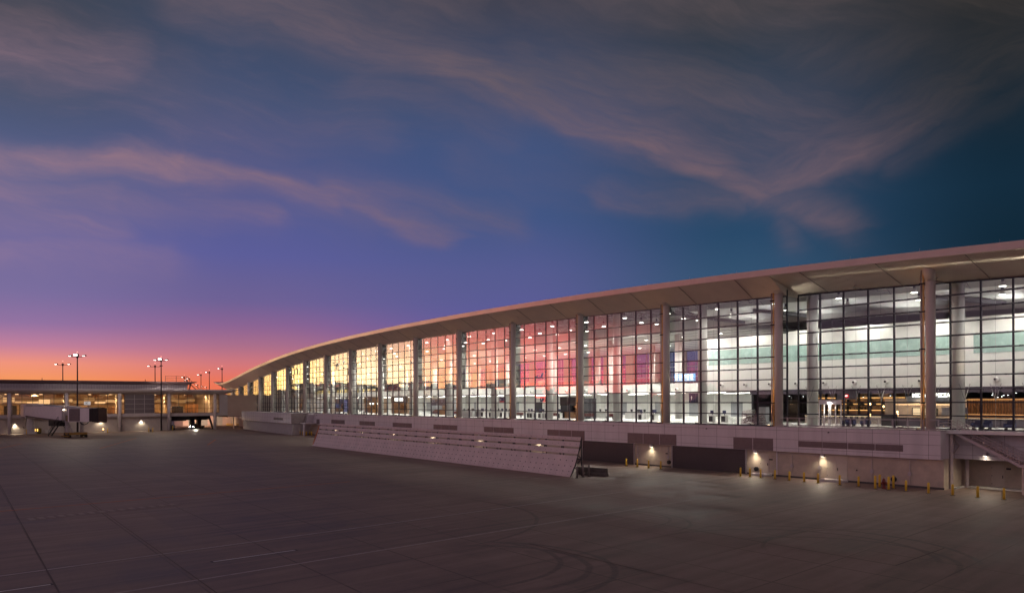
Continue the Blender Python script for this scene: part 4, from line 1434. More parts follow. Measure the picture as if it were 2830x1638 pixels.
# ------------------------------------------------------------------ blast fence
p0 = Vector((7.2, 99.4, 0)); p1 = Vector((-43.1, 171.7, 0))
BD = (p1 - p0).normalized(); BI = Vector((-BD.y, BD.x, 0))
if BI.x < 0: BI = -BI
BLEN = (p1 - p0).length
BF = thing('blast_fence', 'long pale corrugated jet blast deflector leaning back, with slots and rows of bolts', 'blast fence', p0)
M_BF = pm('blast_panel', (.88, .78, .76), .45, .05, .10, .5)
PROF = [(0, 0), (.34, .62), (.66, 1.25), (.93, 1.93), (1.18, 2.57), (1.25, 2.80), (1.43, 3.44), (1.485, 3.68), (1.65, 4.30), (1.685, 4.48), (1.78, 4.92)]
ROWSP = [(0, 1), (1, 2), (2, 3), (3, 4), (5, 6), (7, 8), (9, 10)]


def fp(s, d, z): return p0 + BD * s + BI * d + Vector((0, 0, z))


NP = 24
for r, (a, c) in enumerate(ROWSP):
    (d0, z0), (d1, z1) = PROF[a], PROF[c]
    b = MB()
    ncor = 6
    sgap = .012
    for k in range(NP):
        s0 = BLEN * k / NP + sgap; s1 = BLEN * (k + 1) / NP - sgap
        jit = random.gauss(0, .012)
        for i in range(ncor):
            f0, f1, fm = i / ncor, (i + 1) / ncor, (i + .5) / ncor
            L = lambda f, o: (d0 + (d1 - d0) * f - o + jit, z0 + (z1 - z0) * f)
            A = L(f0 + (.035 if i == 0 else .02), 0); Bm = L(fm, .035); Cc = L(f1 - .0, 0)
            for (q, w) in ((A, Bm), (Bm, Cc)):
                b.poly([fp(s0, *q), fp(s1, *q), fp(s1, *w), fp(s0, *w)])
        q0 = (d0 + .05 + jit, z0); q1 = (d1 + .05 + jit, z1)
        b.poly([fp(s0, *q0), fp(s1, *q0), fp(s1, *q1), fp(s0, *q1)])
    for k in range(NP * 3):
        s = BLEN * (k + .5) / (NP * 3)
        for f in ((.03,) if r in (1, 2, 3) else (.5,)):
            dd_, zz_ = d0 + (d1 - d0) * f, z0 + (z1 - z0) * f
            w = .06 if f < .1 else .028
            b.hexa([fp(s - w, dd_ - .05, zz_ - w), fp(s + w, dd_ - .05, zz_ - w), fp(s + w, dd_, zz_ - w), fp(s - w, dd_, zz_ - w)],
                   [fp(s - w, dd_ - .05, zz_ + w), fp(s + w, dd_ - .05, zz_ + w), fp(s + w, dd_, zz_ + w), fp(s - w, dd_, zz_ + w)], 1)
    b.build('panel_row', [M_BF, M_SEAM], BF, world=True, fix=False)
for k in range(NP + 1):
    s = BLEN * k / NP
    b = MB()
    s_ = min(max(s, .05), BLEN - .05)
    for q, w in zip(PROF[:-1], PROF[1:]): b.bar(fp(s_, q[0] + .13, q[1]), fp(s_, w[0] + .13, w[1]), .09, .12)
    b.bar(fp(s_, 1.95, 0), fp(s_, 1.9, 4.7), .14)
    b.bar(fp(s_, .75, 1.2), fp(s_, 1.93, .1), .08); b.bar(fp(s_, .75, 1.2), fp(s_, 1.92, 2.2), .08); b.bar(fp(s_, 1.3, 2.7), fp(s_, 1.92, 2.2), .08); b.bar(fp(s_, 1.3, 2.7), fp(s_, 1.9, 3.9), .08)
    b.build('frame', M_BLACK, BF, world=True)
b = MB(); b.bar(fp(BLEN - .1, -.1, 4.3), fp(BLEN - .1, 1.5, 4.3), .04); b.hexa([fp(BLEN + .03, .1, .25), fp(BLEN + .25, .1, .25), fp(BLEN + .25, 1.6, 4.4), fp(BLEN + .03, 1.6, 4.4)], [fp(BLEN + .03, .25, .25), fp(BLEN + .25, .25, .25), fp(BLEN + .25, 1.75, 4.4), fp(BLEN + .03, 1.75, 4.4)])
b.build('end_stripe', pm('end_orange', (.55, .17, .05), .5), BF, world=True)
# barrier and posts at its near end
a = Vector((8.6, 103.0, 0)); c = Vector((11.9, 100.1, 0))
CBR = thing('concrete_barrier', 'dark stained concrete barrier lying behind the near end of the blast fence', 'barrier', (a + c) / 2)
d = (c - a).normalized(); s = Vector((-d.y, d.x, 0))
b = MB()
for w0, w1, z0, z1 in ((.40, .38, 0, .15), (.38, .20, .15, .45), (.20, .14, .45, 1.0)):
    b.hexa([a - s * w0 + Vector((0, 0, z0)), c - s * w0 + Vector((0, 0, z0)), c + s * w0 + Vector((0, 0, z0)), a + s * w0 + Vector((0, 0, z0))],
           [a - s * w1 + Vector((0, 0, z1)), c - s * w1 + Vector((0, 0, z1)), c + s * w1 + Vector((0, 0, z1)), a + s * w1 + Vector((0, 0, z1))])
b.build('body', pm('stained_concrete', (.10, .085, .08), .85, 0, .4, 1.5), CBR, world=True)

# ------------------------------------------------------------------ bollards


def make_bollard(label, loc, group, mat, h=1.12, r=.115, base=True):
    t_ = thing('bollard', label, 'bollard', loc, 0, group)
    b = MB(); b.lathe((0, 0, 0), [(r, .0), (r, h - .07), (r * .8, h - .02), (r * .35, h)], 14); b.build('post', mat, t_, smooth=True)
    if base:
        b = MB(); b.lathe((0, 0, 0), [(r + .13, 0.0), (r + .13, .025), (r + .03, .04)], 12); b.build('base_plate', M_SEAM, t_)
    return t_


B0 = None
labs = ['leftmost yellow bollard by the first dark roller door', 'second yellow bollard from the left by the first dark roller door', 'yellow bollard standing under the wall lamp between the two roller doors', 'yellow bollard at the left edge of the wide dark roller door',
        'yellow bollard at the right edge of the wide dark roller door', 'yellow bollard left of the small concrete step', 'yellow bollard in front of the small concrete step', 'yellow bollard just right of the small concrete step',
        'yellow bollard by the plain wall, next after the white downpipe', 'yellow bollard by the plain wall, left of the long step', 'yellow bollard at the left end of the long concrete step', 'yellow bollard in front of the right end of the long concrete step',
        'lone yellow bollard between the long step and the hydrant', 'yellow bollard front left of the red hydrant', 'yellow bollard behind left of the red hydrant', 'yellow bollard front right of the red hydrant',
        'yellow bollard behind right of the red hydrant', 'yellow bollard right of the hydrant by the black hose reel', 'yellow bollard before the right end of the block wall', 'yellow bollard in front of the tall stair posts',
        'yellow bollard in front of the door under the stair', 'rightmost yellow bollard, below the stair landing']
spots = [(1730, 1287), (1760.9, 1289.3), (1792, 1292.6), (1825.4, 1295.4), (2045.7, 1315.7), (2072, 1317.4), (2101.4, 1320), (2140.6, 1323.2), (2180.7, 1327.5), (2221.4, 1330.7), (2260, 1333.9),
         (2320, 1339.7), (2372, 1343.6), (2418, 1350), (2430.4, 1346.4), (2455, 1353), (2468.5, 1349), (2503, 1356.4), (2565, 1362.8), (2632, 1368), (2701, 1374), (2773.8, 1379.8)]
for (x, y), lb in zip(spots, labs):
    tall = 1.42 if 13 <= spots.index((x, y)) <= 16 else 1.12
    if B0 is None: B0 = make_bollard(lb, G(x, y), 'yellow bollards along the terminal wall', M_YEL); o = B0
    else: o = dup(B0, G(x, y), label=lb)
    if tall > 1.2: o.scale = (1.05, 1.05, tall / 1.12)
    o.rotation_euler = (random.gauss(0, .012), random.gauss(0, .012), random.random() * 6)
B1 = None
for (x, y), lb in zip([(1594.6, 1320.5), (1610.7, 1318), (1626.8, 1316.3)], ('left one of the three grey steel posts at the end of the blast fence', 'middle one of the three grey steel posts at the end of the blast fence', 'right one of the three grey steel posts at the end of the blast fence')):
    if B1 is None: B1 = make_bollard(lb, G(x, y), 'grey posts at the blast fence', pm('dull_post', (.20, .17, .165), .5, .3), 1.5, .13)
    else: dup(B1, G(x, y), label=lb)
ly = [(240, 545), (285, 548), (330, 558), (365, 562), (405, 568), (457, 572), (500, 582), (548, 590), (592, 597), (637, 605), (687, 611), (735, 615), (785, 622), (835, 630), (888, 637), (940, 643), (997, 650), (1055, 655), (1113, 660), (1170, 670),
      (1228, 682), (1250, 685), (1293, 686), (1420, 703), (1487, 713), (1550, 720), (1600, 712), (1632, 708), (1705, 735), (1777, 745), (1850, 752), (1900, 757), (1943, 765), (1965, 760), (2050, 745), (2095, 750), (2115, 772)]
ords = 'first second third fourth fifth sixth seventh eighth ninth tenth eleventh twelfth thirteenth fourteenth fifteenth sixteenth seventeenth eighteenth nineteenth twentieth'.split()
for i, (x, y) in enumerate(ly):
    if i < 20: lb = f'{ords[i]} yellow bollard, counted from the link bridge, along the far grey block wall'
    elif i < 28: lb = f'{ords[27 - i]} yellow bollard to the left of the far staircase at the block corner'
    else: lb = f'{ords[i - 28]} yellow bollard from the left in the cluster around the far staircase'
    p = G(660 + x / 10.5, 1130 + y / 10.5)
    o = dup(B0, p, 0, label=lb, group='far yellow bollards along the projecting block')
far = [(1810 + 26 * i, 548 + 2 * i) for i in range(8)] + [(2060 + 33 * i, 552 + i) for i in range(6)]
for i, (x, y) in enumerate(far):
    lb = f'{ords[i]} orange lit bollard from the left in the row under the link bridge'
    dup(B0, G(440 + x / 9.69, 1120 + (y - 6) / 9.69), 0, label=lb, group='bollards under the link bridge')
for (x, y), lb in zip([(72.5, 1199), (297, 1196), (411, 1193), (422, 1193.5), (477, 1188.5)], ('yellow bollard left of the jet bridge column', 'yellow bollard beside the lamp right of the jet bridge', 'left one of the yellow pair at the concourse wall hydrant', 'right one of the yellow pair at the concourse wall hydrant', 'yellow bollard beside the black cart under the concourse')):
    o = dup(B0, G(x, y), 0, label=lb, group='yellow bollards along the concourse')
    o.scale = (1.1, 1.1, 1.3)

# ------------------------------------------------------------------ hydrants


def hydrant(label, loc, mat):
    t_ = thing('fire_hydrant', label, 'hydrant', loc, .4)
    b = MB(); b.lathe((0, 0, 0), [(.20, 0), (.20, .06), (.13, .08), (.13, .55), (.17, .57), (.17, .63), (.14, .66), (.13, .78), (.06, .88)], 12); b.build('body', mat, t_, smooth=True)
    b = MB(); b.tube((-.30, 0, .50), (.30, 0, .50), .075, .075, 10); b.tube((0, -.32, .48), (0, 0, .48), .10, .10, 10); b.build('outlet', mat, t_)
    b = MB(); b.lathe((0, 0, .86), [(.04, 0), (.04, .08)], 5); b.build('bonnet_nut', mat, t_)
    return t_


hh = hydrant('dark red fire hydrant standing between four yellow bollards', G(2442, 1349), M_RED); hh.scale = (1.2, 1.2, 1.2)
hydrant('black hydrant in the bollard row before the far grey block', G(660 + 1355 / 10.5, 1130 + 690 / 10.5), M_BLACK)
hydrant('black hydrant between the yellow pair at the concourse wall', G(416.5, 1193), M_BLACK)


# ------------------------------------------------------------------ concrete steps by the doors
def step(label, ua, ub, n0, n1, h):
    t_ = thing('concrete_step', label, 'step', F((ua + ub) / 2, (n0 + n1) / 2, 0))
    b = MB(); b.fbox(ua, ub, n0, n1, 0, h); o = b.build('slab', M_CONC, t_, world=True)
    bv = o.modifiers.new('bevel', 'BEVEL'); bv.width = .025; bv.segments = 2


step('small pale concrete step at the single door beside the wide roller door', 1.055, 1.19, .5, 1.75, .30)
step('long pale concrete step at the double door', .505, .665, .5, 2.0, .30)
step('low angular concrete pad at the foot of the tall stair posts', -.10, -.04, -4.4, -1.2, .15)
step('low pale slab in front of the door under the stair', -.42, -.10, -5.3, -3.6, .15)

# ------------------------------------------------------------------ terrace rail and stair at the right
GR = thing('guard_rail', 'grey steel guard rail along the edge of the glass wall terrace', 'railing', F(.5, .95, FLOOR))
b = MB()
q = -.055
while q < 1.0:
    b.fbox(q - .0016, q + .0016, .98, .93, FLOOR, FLOOR + 1.08); q += .0885
for z in (.12, 1.08): b.fbox(-.06, 1.0, .985, .93, FLOOR + z - .025, FLOOR + z + .025)
b.build('post_and_rail', M_RAIL, GR, world=True)
b = MB()
q = -.055
while q < .95:
    for e in (.006, .0815):
        b.fbox(q + e, q + e + .0012, .965, .945, FLOOR + .2, FLOOR + .98)
    for z in (.2, .97): b.fbox(q + .006, q + .0827, .965, .945, FLOOR + z, FLOOR + z + .022)
    q += .0885
b.build('infill_frame', M_RAIL, GR, world=True)

ST = thing('exterior_staircase', 'grey steel staircase with landing descending right from the terrace', 'staircase', F(-.4, -1.4, 0))
M_ST = pm('stair_steel', (.56, .49, .48), .5, .3)
NA, NB = -.75, -2.25
flights = [(-.085, FLOOR - .02, -.435, 3.0), (-.515, 3.0, -.86, 0.0)]
b = MB(); tr = MB(); rl = MB()
for (ua, za, ub, zb) in flights:
    for n in (NA, NB):
        b.bar(F(ua, n, za - .10), F(ub, n, zb - .10), .08, .28)
    m = int(round((za - zb) / .175))
    for i in range(m):
        k0 = i / m; k1 = (i + 1) / m
        z = za - (za - zb) * k0
        tr.fbox(ua + (ub - ua) * k0, ua + (ub - ua) * k1, NA - .05, NB + .05, z - .05, z)
    for n in (NA + .02, NB - .02):
        for h in (.45, .75, 1.08):
            rl.bar(F(ua, n, za + h), F(ub, n, zb + h), .065)
        for i in range(26):
            k0 = i / 25
            q = ua + (ub - ua) * k0
            rl.bar(F(q, n, za + (zb - za) * k0 + .1), F(q, n, za + (zb - za) * k0 + .98), .028)
        for i in range(7):
            k0 = i / 6
            q = ua + (ub - ua) * k0
            rl.bar(F(q, n, za + (zb - za) * k0 - .1), F(q, n, za + (zb - za) * k0 + 1.08), .055)
b.fbox(-.43, -.52, NA + .06, NB - .06, 2.72, 2.96)
tr.fbox(-.432, -.518, NA - .05, NB + .05, 2.97, 3.0)
tr.fbox(-.02, -.085, NA + .1, NB - .1, FLOOR - .12, FLOOR - .02)
for n in (NA + .02, NB - .02):
    for h in (.45, .75, 1.08): rl.bar(F(-.435, n, 3.0 + h), F(-.515, n, 3.0 + h), .05)
for h in (.45, .75, 1.08):
    rl.bar(F(-.06, NA + .02, FLOOR + h), F(-.085, NA + .02, FLOOR + h), .05)
    rl.bar(F(-.06, NA + .02, FLOOR + h), F(-.06, .95, FLOOR + h), .05)
b.build('stringer', M_ST, ST, world=True); tr.build('tread', M_ST, ST, world=True); rl.build('handrail', M_ST, ST, world=True)
for u_, n_, z_ in ((-.078, -1.0, FLOOR - .1), (-.105, -3.7, FLOOR - .3), (-.455, -.9, 2.75), (-.50, -2.4, 2.75)):
    b = MB(); b.bar(F(u_, n_, 0), F(u_, n_, z_), .28); b.build('post', M_ST, ST, world=True)
b = MB()
b.bar(F(-.078, -1.0, 5.7), F(-.105, -3.7, 3.4), .10); b.bar(F(-.078, -1.0, 3.4), F(-.105, -3.7, 5.7), .10); b.bar(F(-.078, -1.0, 5.75), F(-.105, -3.7, 5.75), .16)
b.build('cross_brace', M_ST, ST, world=True)

S2 = thing('far_staircase', 'pale metal staircase between the projecting block and the plinth, far off', 'staircase', F(9.6, 2, 0))
b = MB()
b.hexa([F(9.72, 1.2, .0), F(9.72, 2.8, .0), F(9.44, 2.8, 5.8), F(9.44, 1.2, 5.8)], [F(9.72, 1.2, .5), F(9.72, 2.8, .5), F(9.44, 2.8, 6.25), F(9.44, 1.2, 6.25)])
b.build('flight', M_CLAD, S2, world=True)
b = MB()
for n in (1.1, 2.9):
    for h in (.6, 1.1): b.bar(F(9.72, n, .4 + h), F(9.44, n, 6.1 + h), .08)
    for i in range(6):
        k = i / 5; b.bar(F(9.72 - .28 * k, n, .4 + 5.7 * k), F(9.72 - .28 * k, n, 1.5 + 5.7 * k), .07)
b.build('handrail', M_RAIL, S2, world=True)
b = MB(); b.fbox(9.40, 9.43, 4.4, 4.1, 0, 3.3); b.fbox(9.38, 9.56, 4.4, 1.0, 3.3, 3.6); b.build('canopy', M_CLAD, S2, world=True)

# ------------------------------------------------------------------ vehicles and gear under the concourse
PT = thing('service_truck', 'dark pickup truck under the concourse with both headlights shining', 'truck', (-112.6, 284.5, 0), R(-22))
M_TRK = pm('truck_dark', (.03, .028, .035), .35, .2)
b = MB()
b.hexa([(-1.0, -2.6, .45), (1.0, -2.6, .45), (1.0, 2.6, .45), (-1.0, 2.6, .45)], [(-.98, -2.5, 1.05), (.98, -2.5, 1.05), (1.0, 2.6, 1.15), (-1.0, 2.6, 1.15)])
b.build('body', M_TRK, PT)
b = MB(); b.hexa([(-.95, -1.1, 1.05), (.95, -1.1, 1.05), (.95, .9, 1.1), (-.95, .9, 1.1)], [(-.75, -.5, 1.8), (.75, -.5, 1.8), (.78, .7, 1.8), (-.78, .7, 1.8)]); cab2 = b.build('cab', M_TRK, PT)
b = MB(); b.poly([(-.86, -1.09, 1.12), (.86, -1.09, 1.12), (.72, -.58, 1.72), (-.72, -.58, 1.72)]); b.build('windscreen', M_WGLASS, cab2, fix=False)
for sx in (-1, 1):
    b = MB(); b.tube((sx * .72, -2.52, .80), (sx * .72, -2.60, .80), .15, .15, 10); b.build('headlight', em('headlight', (1, .93, .85), 60), PT)
    for y in (-1.7, 1.7):
        b = MB(); b.tube((sx * .75, y, .38), (sx * 1.0, y, .38), .38, .38, 14); b.build('wheel', M_BLACK, PT)
spot('headlight_beam', Vector((-112, 281.6, .85)), Vector((-95, 240, 0)), 2500, (1, .9, .8), 50, .6, .2)
KC = thing('equipment_cart', 'black equipment cart with two upright posts beside the concourse column', 'cart', G(473, 1187.5))
b = MB(); b.box(-1.0, 1.0, -.6, .6, .35, 1.7); b.build('box', M_BLACK, KC)
b = MB()
for x in (-.3, .35): b.bar((x, 0, 1.7), (x, 0, 2.7), .12)
b.build('upright', M_GREY, KC)
for x in (-.7, .7):
    b = MB(); b.tube((x, -.62, .3), (x, -.5, .3), .3, .3, 12); b.tube((x, .5, .3), (x, .62, .3), .3, .3, 12); b.build('wheel', M_BLACK, KC)
GP = thing('ground_power_unit', 'small yellow ground unit with two glowing lamps beside the jet bridge column', 'power unit', G(103, 1197))
b = MB(); b.box(-.9, .9, -.6, .6, .3, 1.6); b.build('housing', pm('unit_ochre', (.28, .19, .05), .6), GP)
b = MB(); b.box(-.5, -.2, -.64, -.6, .7, 1.4); b.box(.25, .55, -.64, -.6, .7, 1.4); b.build('lamp', em('unit_lamp', (1, .55, .12), 3), GP)
b = MB()
for x in (-.6, .6): b.tube((x, -.6, .3), (x, .6, .3), .28, .28, 10)
b.build('wheel', M_BLACK, GP)
GB = thing('utility_cabinet', 'low pale utility cabinet with a thin pole under the jet bridge tunnel', 'cabinet', G(132, 1196))
b = MB(); b.box(-.6, .6, -.4, .4, 0, 1.1); b.build('cabinet', M_CONC, GB)
b = MB(); b.bar((.1, 0, 1.1), (.1, 0, 4.2), .10); b.build('pole', M_CONC, GB)
GL = thing('ground_lamp', 'small glowing orange lamp on the ground beside a yellow bollard at the concourse', 'lamp', G(285, 1193))
b = MB(); b.lathe((0, 0, 0), [(.15, 0), (.12, .6), (.18, .7)], 8); b.build('stem', M_BLACK, GL)
b = MB(); b.lathe((0, 0, .72), [(.16, 0), (.2, .2), (.1, .4)], 8); b.build('lens', em('amber', (1, .5, .15), 9), GL)

# ------------------------------------------------------------------ distant trees behind the viewer's left, seen in the glass
def treeline(name, az0, az1, dist, h):
    b = MB()
    m = D.materials.get('far_foliage') or pm('far_foliage', (.035, .04, .03), .9, 0, .4, .4)
    n = int((az1 - az0) * 9)
    for i in range(n):
        a = R(az0 + (az1 - az0) * (i + random.random()) / n)
        dd_ = dist * (1 + .12 * random.random())
        c = Vector((math.sin(a) * dd_, math.cos(a) * dd_, 0))
        hh_ = h * (.6 + .6 * random.random()) + 3 * math.sin(i * .13)
        for j in range(16):
            e = c + Vector((random.gauss(0, 4), random.gauss(0, 4), hh_ * (.2 + .8 * random.random())))
            s_ = 1.6 + 1.8 * random.random()
            v = [e + Vector((random.gauss(0, s_), random.gauss(0, s_), random.gauss(0, s_))) for _ in range(4)]
            b.poly([v[0], v[1], v[2]]); b.poly([v[0], v[2], v[3]])
    o = b.build(name, m, fix=False)
    return tag(o, kind='stuff')


treeline('treeline', -150, -43, 420, 12)

# ------------------------------------------------------------------ what stands inside the terminal
def shop(name, label, cat, x, n, w, h, face, lit, words=None, wsize=.9, wx=0.0, group=None, inner=M_DARK, sgn=None):
    """a shop front: back wall, side walls, canopy, counter; x = photo column of its middle"""
    t_ = inside(name, label, cat, U(x, n), n, group=group)
    b = MB(); b.box(-w / 2, w / 2, 3.0, 3.15, 0, h); b.box(-w / 2, -w / 2 + .15, 0, 3.0, 0, h); b.box(w / 2 - .15, w / 2, 0, 3.0, 0, h); b.build('shell', inner, t_)
    b = MB(); b.box(-w / 2 - .05, w / 2 + .05, -.1, .3, h - 1.35, h + .25); b.build('canopy', face, t_)
    b = MB(); b.box(-w * .42, w * .2, .5, 1.1, 0, 1.1); b.box(-w * .43, w * .21, .4, 1.15, 1.1, 1.16); b.build('counter', M_WOOD, t_)
    b = MB()
    for i in range(4):
        z = .9 + i * .55
        b.box(-w * .4, w * .4, 2.6, 2.95, z, z + .05)
        for k in range(int(w * 3)):
            if random.random() < .75:
                xx = -w * .4 + k * w * .8 / (w * 3); hh_ = .15 + .25 * random.random()
                b.box(xx, xx + .14, 2.65, 2.85, z + .05, z + .05 + hh_)
    b.build('shelf', M_WOOD, t_)
    if lit:
        b = MB(); b.box(-w * .42, w * .42, 2.3, 2.4, h - 1.0, h - .95); b.build('strip_lamp', lit, t_)
        b = MB(); b.box(-w * .42, w * .42, .8, .9, h - 1.0, h - .95); b.build('strip_lamp', lit, t_)
    if words:
        lettering(words, wsize, sgn or M_SIGNW, t_, (wx, -.2, h - .58), 'sign_letters', .05, bold=.015)
    return t_


shop('food_stall', 'restaurant front with lit white letters MONDO over a brown counter', 'restaurant', 1103, -13, 9.5, 4.3, pm('canopy_brown', (.045, .03, .028), .5), M_WARMSTRIP, 'MONDO', 1.3, .2, inner=pm('stall_brown', (.22, .14, .09), .6))
shop('food_stall', 'dim brown stall with heart shaped lamps, left of the lit white letters', 'restaurant', 1025, -13, 9.5, 4.2, pm('canopy_ochre', (.14, .07, .03), .5), M_WARMSTRIP, inner=pm('stall_brown', (.22, .14, .09), .6))
shop('food_stall', 'shop with a dark front and brown display, right of the restaurant with white letters', 'shop', 1218, -14, 10, 3.6, M_PURP, M_STRIP, inner=M_GREY)
shop('food_stall', 'far dark blue lit stall near the left end of the glass wall', 'shop', 932, -13, 11, 3.8, M_NAVY, em('blue_strip', (.45, .5, 1), 3), inner=pm('stall_blue', (.10, .10, .25), .5))
shop('food_stall', 'farthest stall with a white screen by the left end of the glass wall', 'shop', 862, -13, 11, 3.8, M_GREY, M_STRIP, inner=M_GREY)
shop('black_shop', 'black fronted shop with two long shelves in the middle of the hall', 'shop', 1580, -10, 6.4, 3.7, M_BLACK, em('dim_strip', (1, .9, .75), 1.2), inner=M_DARK)

# check-in desks and kiosks
kk = None
ks = [(1335, -7), (1344, -8), (1357, -7), (1388, -8), (1399, -7), (1409, -8), (1462, -7.5), (1470, -7.5), (1481, -8), (1494, -7), (1502, -7.5), (1513, -7.5), (1547, -8), (1700 + 0, -11), (1772, -11), (1806, -11), (1811, -12), (2002, -9), (1968, -9)]
klab = ['first', 'second', 'third', 'fourth', 'fifth', 'sixth', 'seventh', 'eighth', 'ninth', 'tenth', 'eleventh', 'twelfth', 'thirteenth', 'fourteenth', 'fifteenth', 'sixteenth', 'seventeenth', 'nineteenth', 'eighteenth']
for (x, n), lb in zip(ks, klab):
    lab = f'{lb} white framed dark screen kiosk from the left behind the glass'
    if kk is None:
        kk = inside('check_in_kiosk', lab, 'kiosk', U(x, n), n, group='kiosks in the terminal hall')
        b = MB(); b.box(-.42, .42, -.3, .3, 0, 1.0); b.box(-.5, .5, -.35, .35, 1.0, 1.05); b.build('cabinet', M_WHITE, kk)
        b = MB(); b.box(-.34, .34, -.34, -.305, .12, .9); b.build('front_panel', M_DARK, kk)
        b = MB(); b.box(-.3, .3, -.06, .0, 1.25, 1.75); b.box(-.05, .05, 0, .06, 1.05, 1.4); b.build('screen', M_NAVY, kk)
    else:
        dup(kk, F(U(x, n), n, FLOOR), -ang(U(x, n)), label=lab)
cn = None
for x, n, lb in ((1292, -6.5, 'long white service counter left of the first kiosk group'), (1318, -7.5, 'second white service counter beside the first kiosk group'), (1375, -12, 'white service counter behind the first kiosks'), (1655, -16, 'white service counter in the middle of the hall'), (1760, -17, 'pale counter with glass bottles behind the tall interior columns')):
    if cn is None:
        cn = inside('service_counter', lb, 'counter', U(x, n), n, group='white counters in the hall')
        b = MB(); b.box(-2.6, 2.6, -.4, .4, 0, 1.15); b.build('body', M_WHITE, cn)
        b = MB(); b.box(-2.7, 2.7, -.5, .5, 1.15, 1.21); b.build('top', M_GREY, cn)
        b = MB()
        for q in (-1.5, .2, 1.7): b.box(q, q + .5, -.1, 0, 1.3, 1.7); b.box(q + .2, q + .3, -.05, 0, 1.21, 1.4)
        b.build('monitor', M_DARK, cn)
    else: dup(cn, F(U(x, n), n, FLOOR), -ang(U(x, n)), label=lb)
bn = None
for i, (x, n) in enumerate([(1625, -9), (1533, -9), (1690, -10), (1432, -9), (1255, -9), (1200, -9), (1010, -8), (965, -8)]):
    lb = f'{klab[i]} red and dark waiting seat row, numbered from the right half of the hall'
    if bn is None:
        bn = inside('seat_row', lb, 'seats', U(x, n), n, group='seat rows in the hall')
        b = MB()
        for q in range(4): b.box(-1.3 + q * .66, -.72 + q * .66, -.25, .25, .42, .50)
        b.build('seat', pm('seat_dark', (.05, .05, .07), .5), bn)
        b = MB()
        for q in range(4): b.box(-1.3 + q * .66, -.72 + q * .66, .22, .28, .5, .98)
        b.build('backrest', pm('seat_red', (.20, .05, .05), .5), bn)
        for q in (-1.0, 1.0):
            b = MB(); b.box(q - .04, q + .04, -.25, .25, 0, .42); b.build('leg', M_STEEL, bn)
    else: dup(bn, F(U(x, n), n, FLOOR), -ang(U(x, n)), label=f'{klab[i]} row of dark waiting seats with red backs in the hall')
bn['label'] = 'first row of dark waiting seats with red backs in the hall'
order = sorted([o for o in COL.objects if o.get('category') == 'seats'], key=lambda o: o.location.x)
for i, o in enumerate(order): o['label'] = f'{klab[i]} row of dark waiting seats with red backs, counted from the left of the hall'
order = sorted([o for o in COL.objects if o.get('category') == 'kiosk'], key=lambda o: o.location.x)
wl_ = ords
for i, o in enumerate(order): o['label'] = f'{wl_[i]} white framed kiosk with dark screen, counted from the left of the hall'

# hanging signs and screens
for x, y, n, w, h, m, lb in ((1389, 1104, -8, 2.0, 1.0, M_NAVY, 'dark blue hanging sign with a red lower edge in the left hall'), (1502, 1103, -9, 1.9, .9, M_NAVY, 'dark blue hanging sign with white marks beside the big column'),
                              (1920, 1099, -7, 2.1, 1.45, M_NAVY, 'dark blue hanging direction sign with a white arrow'), (1020, 1101, -11, 3.0, 1.1, M_NAVY, 'dim blue hanging sign right of the lit letters')):
    u_ = U(x, n); P_ = F(u_, n); z_ = EYE + (hor(x) - y) * P_.y / FPX
    s_ = inside('hanging_sign', lb, 'sign', u_, n, z_)
    b = MB(); b.box(-w / 2, w / 2, -.08, .08, -h / 2, h / 2); b.build('board', m, s_)
    b = MB()
    for q in (-w * .4, w * .4): b.box(q - .015, q + .015, -.015, .015, h / 2, h / 2 + 1.6)
    b.build('hanger', M_STEEL, s_)
    b = MB()
    b.hexa([(-w * .32, -.10, .0), (-w * .18, -.10, .0), (-w * .18, -.085, .0), (-w * .32, -.085, .0)], [(-w * .251, -.10, h * .22), (-w * .249, -.10, h * .22), (-w * .249, -.085, h * .22), (-w * .251, -.085, h * .22)])
    b.box(-w * .265, -w * .235, -.10, -.085, -h * .2, .0)
    b.build('arrow', pm('sign_white', (.8, .8, .78), .4), s_)
    if 'red lower' in lb:
        b = MB(); b.box(-w / 2, w / 2, -.10, -.085, -h / 2, -h * .22); b.build('red_edge', pm('sign_red', (.5, .02, .04), .4), s_)
u_ = U(1893, -22); z_ = 13.0
fl = inside('flight_board', 'bright blue and white departure screens on the upper floor edge', 'screen', u_, -22, 12.5)
b = MB(); b.box(-2.3, 2.3, -.1, .1, .4, 1.7); b.build('screen', em('screen_blue', (.25, .55, 1), 1.3), fl)
b = MB()
for i in range(5):
    for j in range(4): b.box(-2.1 + i * .86, -1.45 + i * .86 - .1 * random.random(), -.13, -.1, .55 + j * .28, .72 + j * .28)
b.build('lit_row', em('screen_white', (.85, .95, 1), 3), fl)
b = MB(); b.box(-2.0, -1.9, 0, .1, 0, .4); b.box(1.9, 2.0, 0, .1, 0, .4); b.build('leg', M_STEEL, fl)

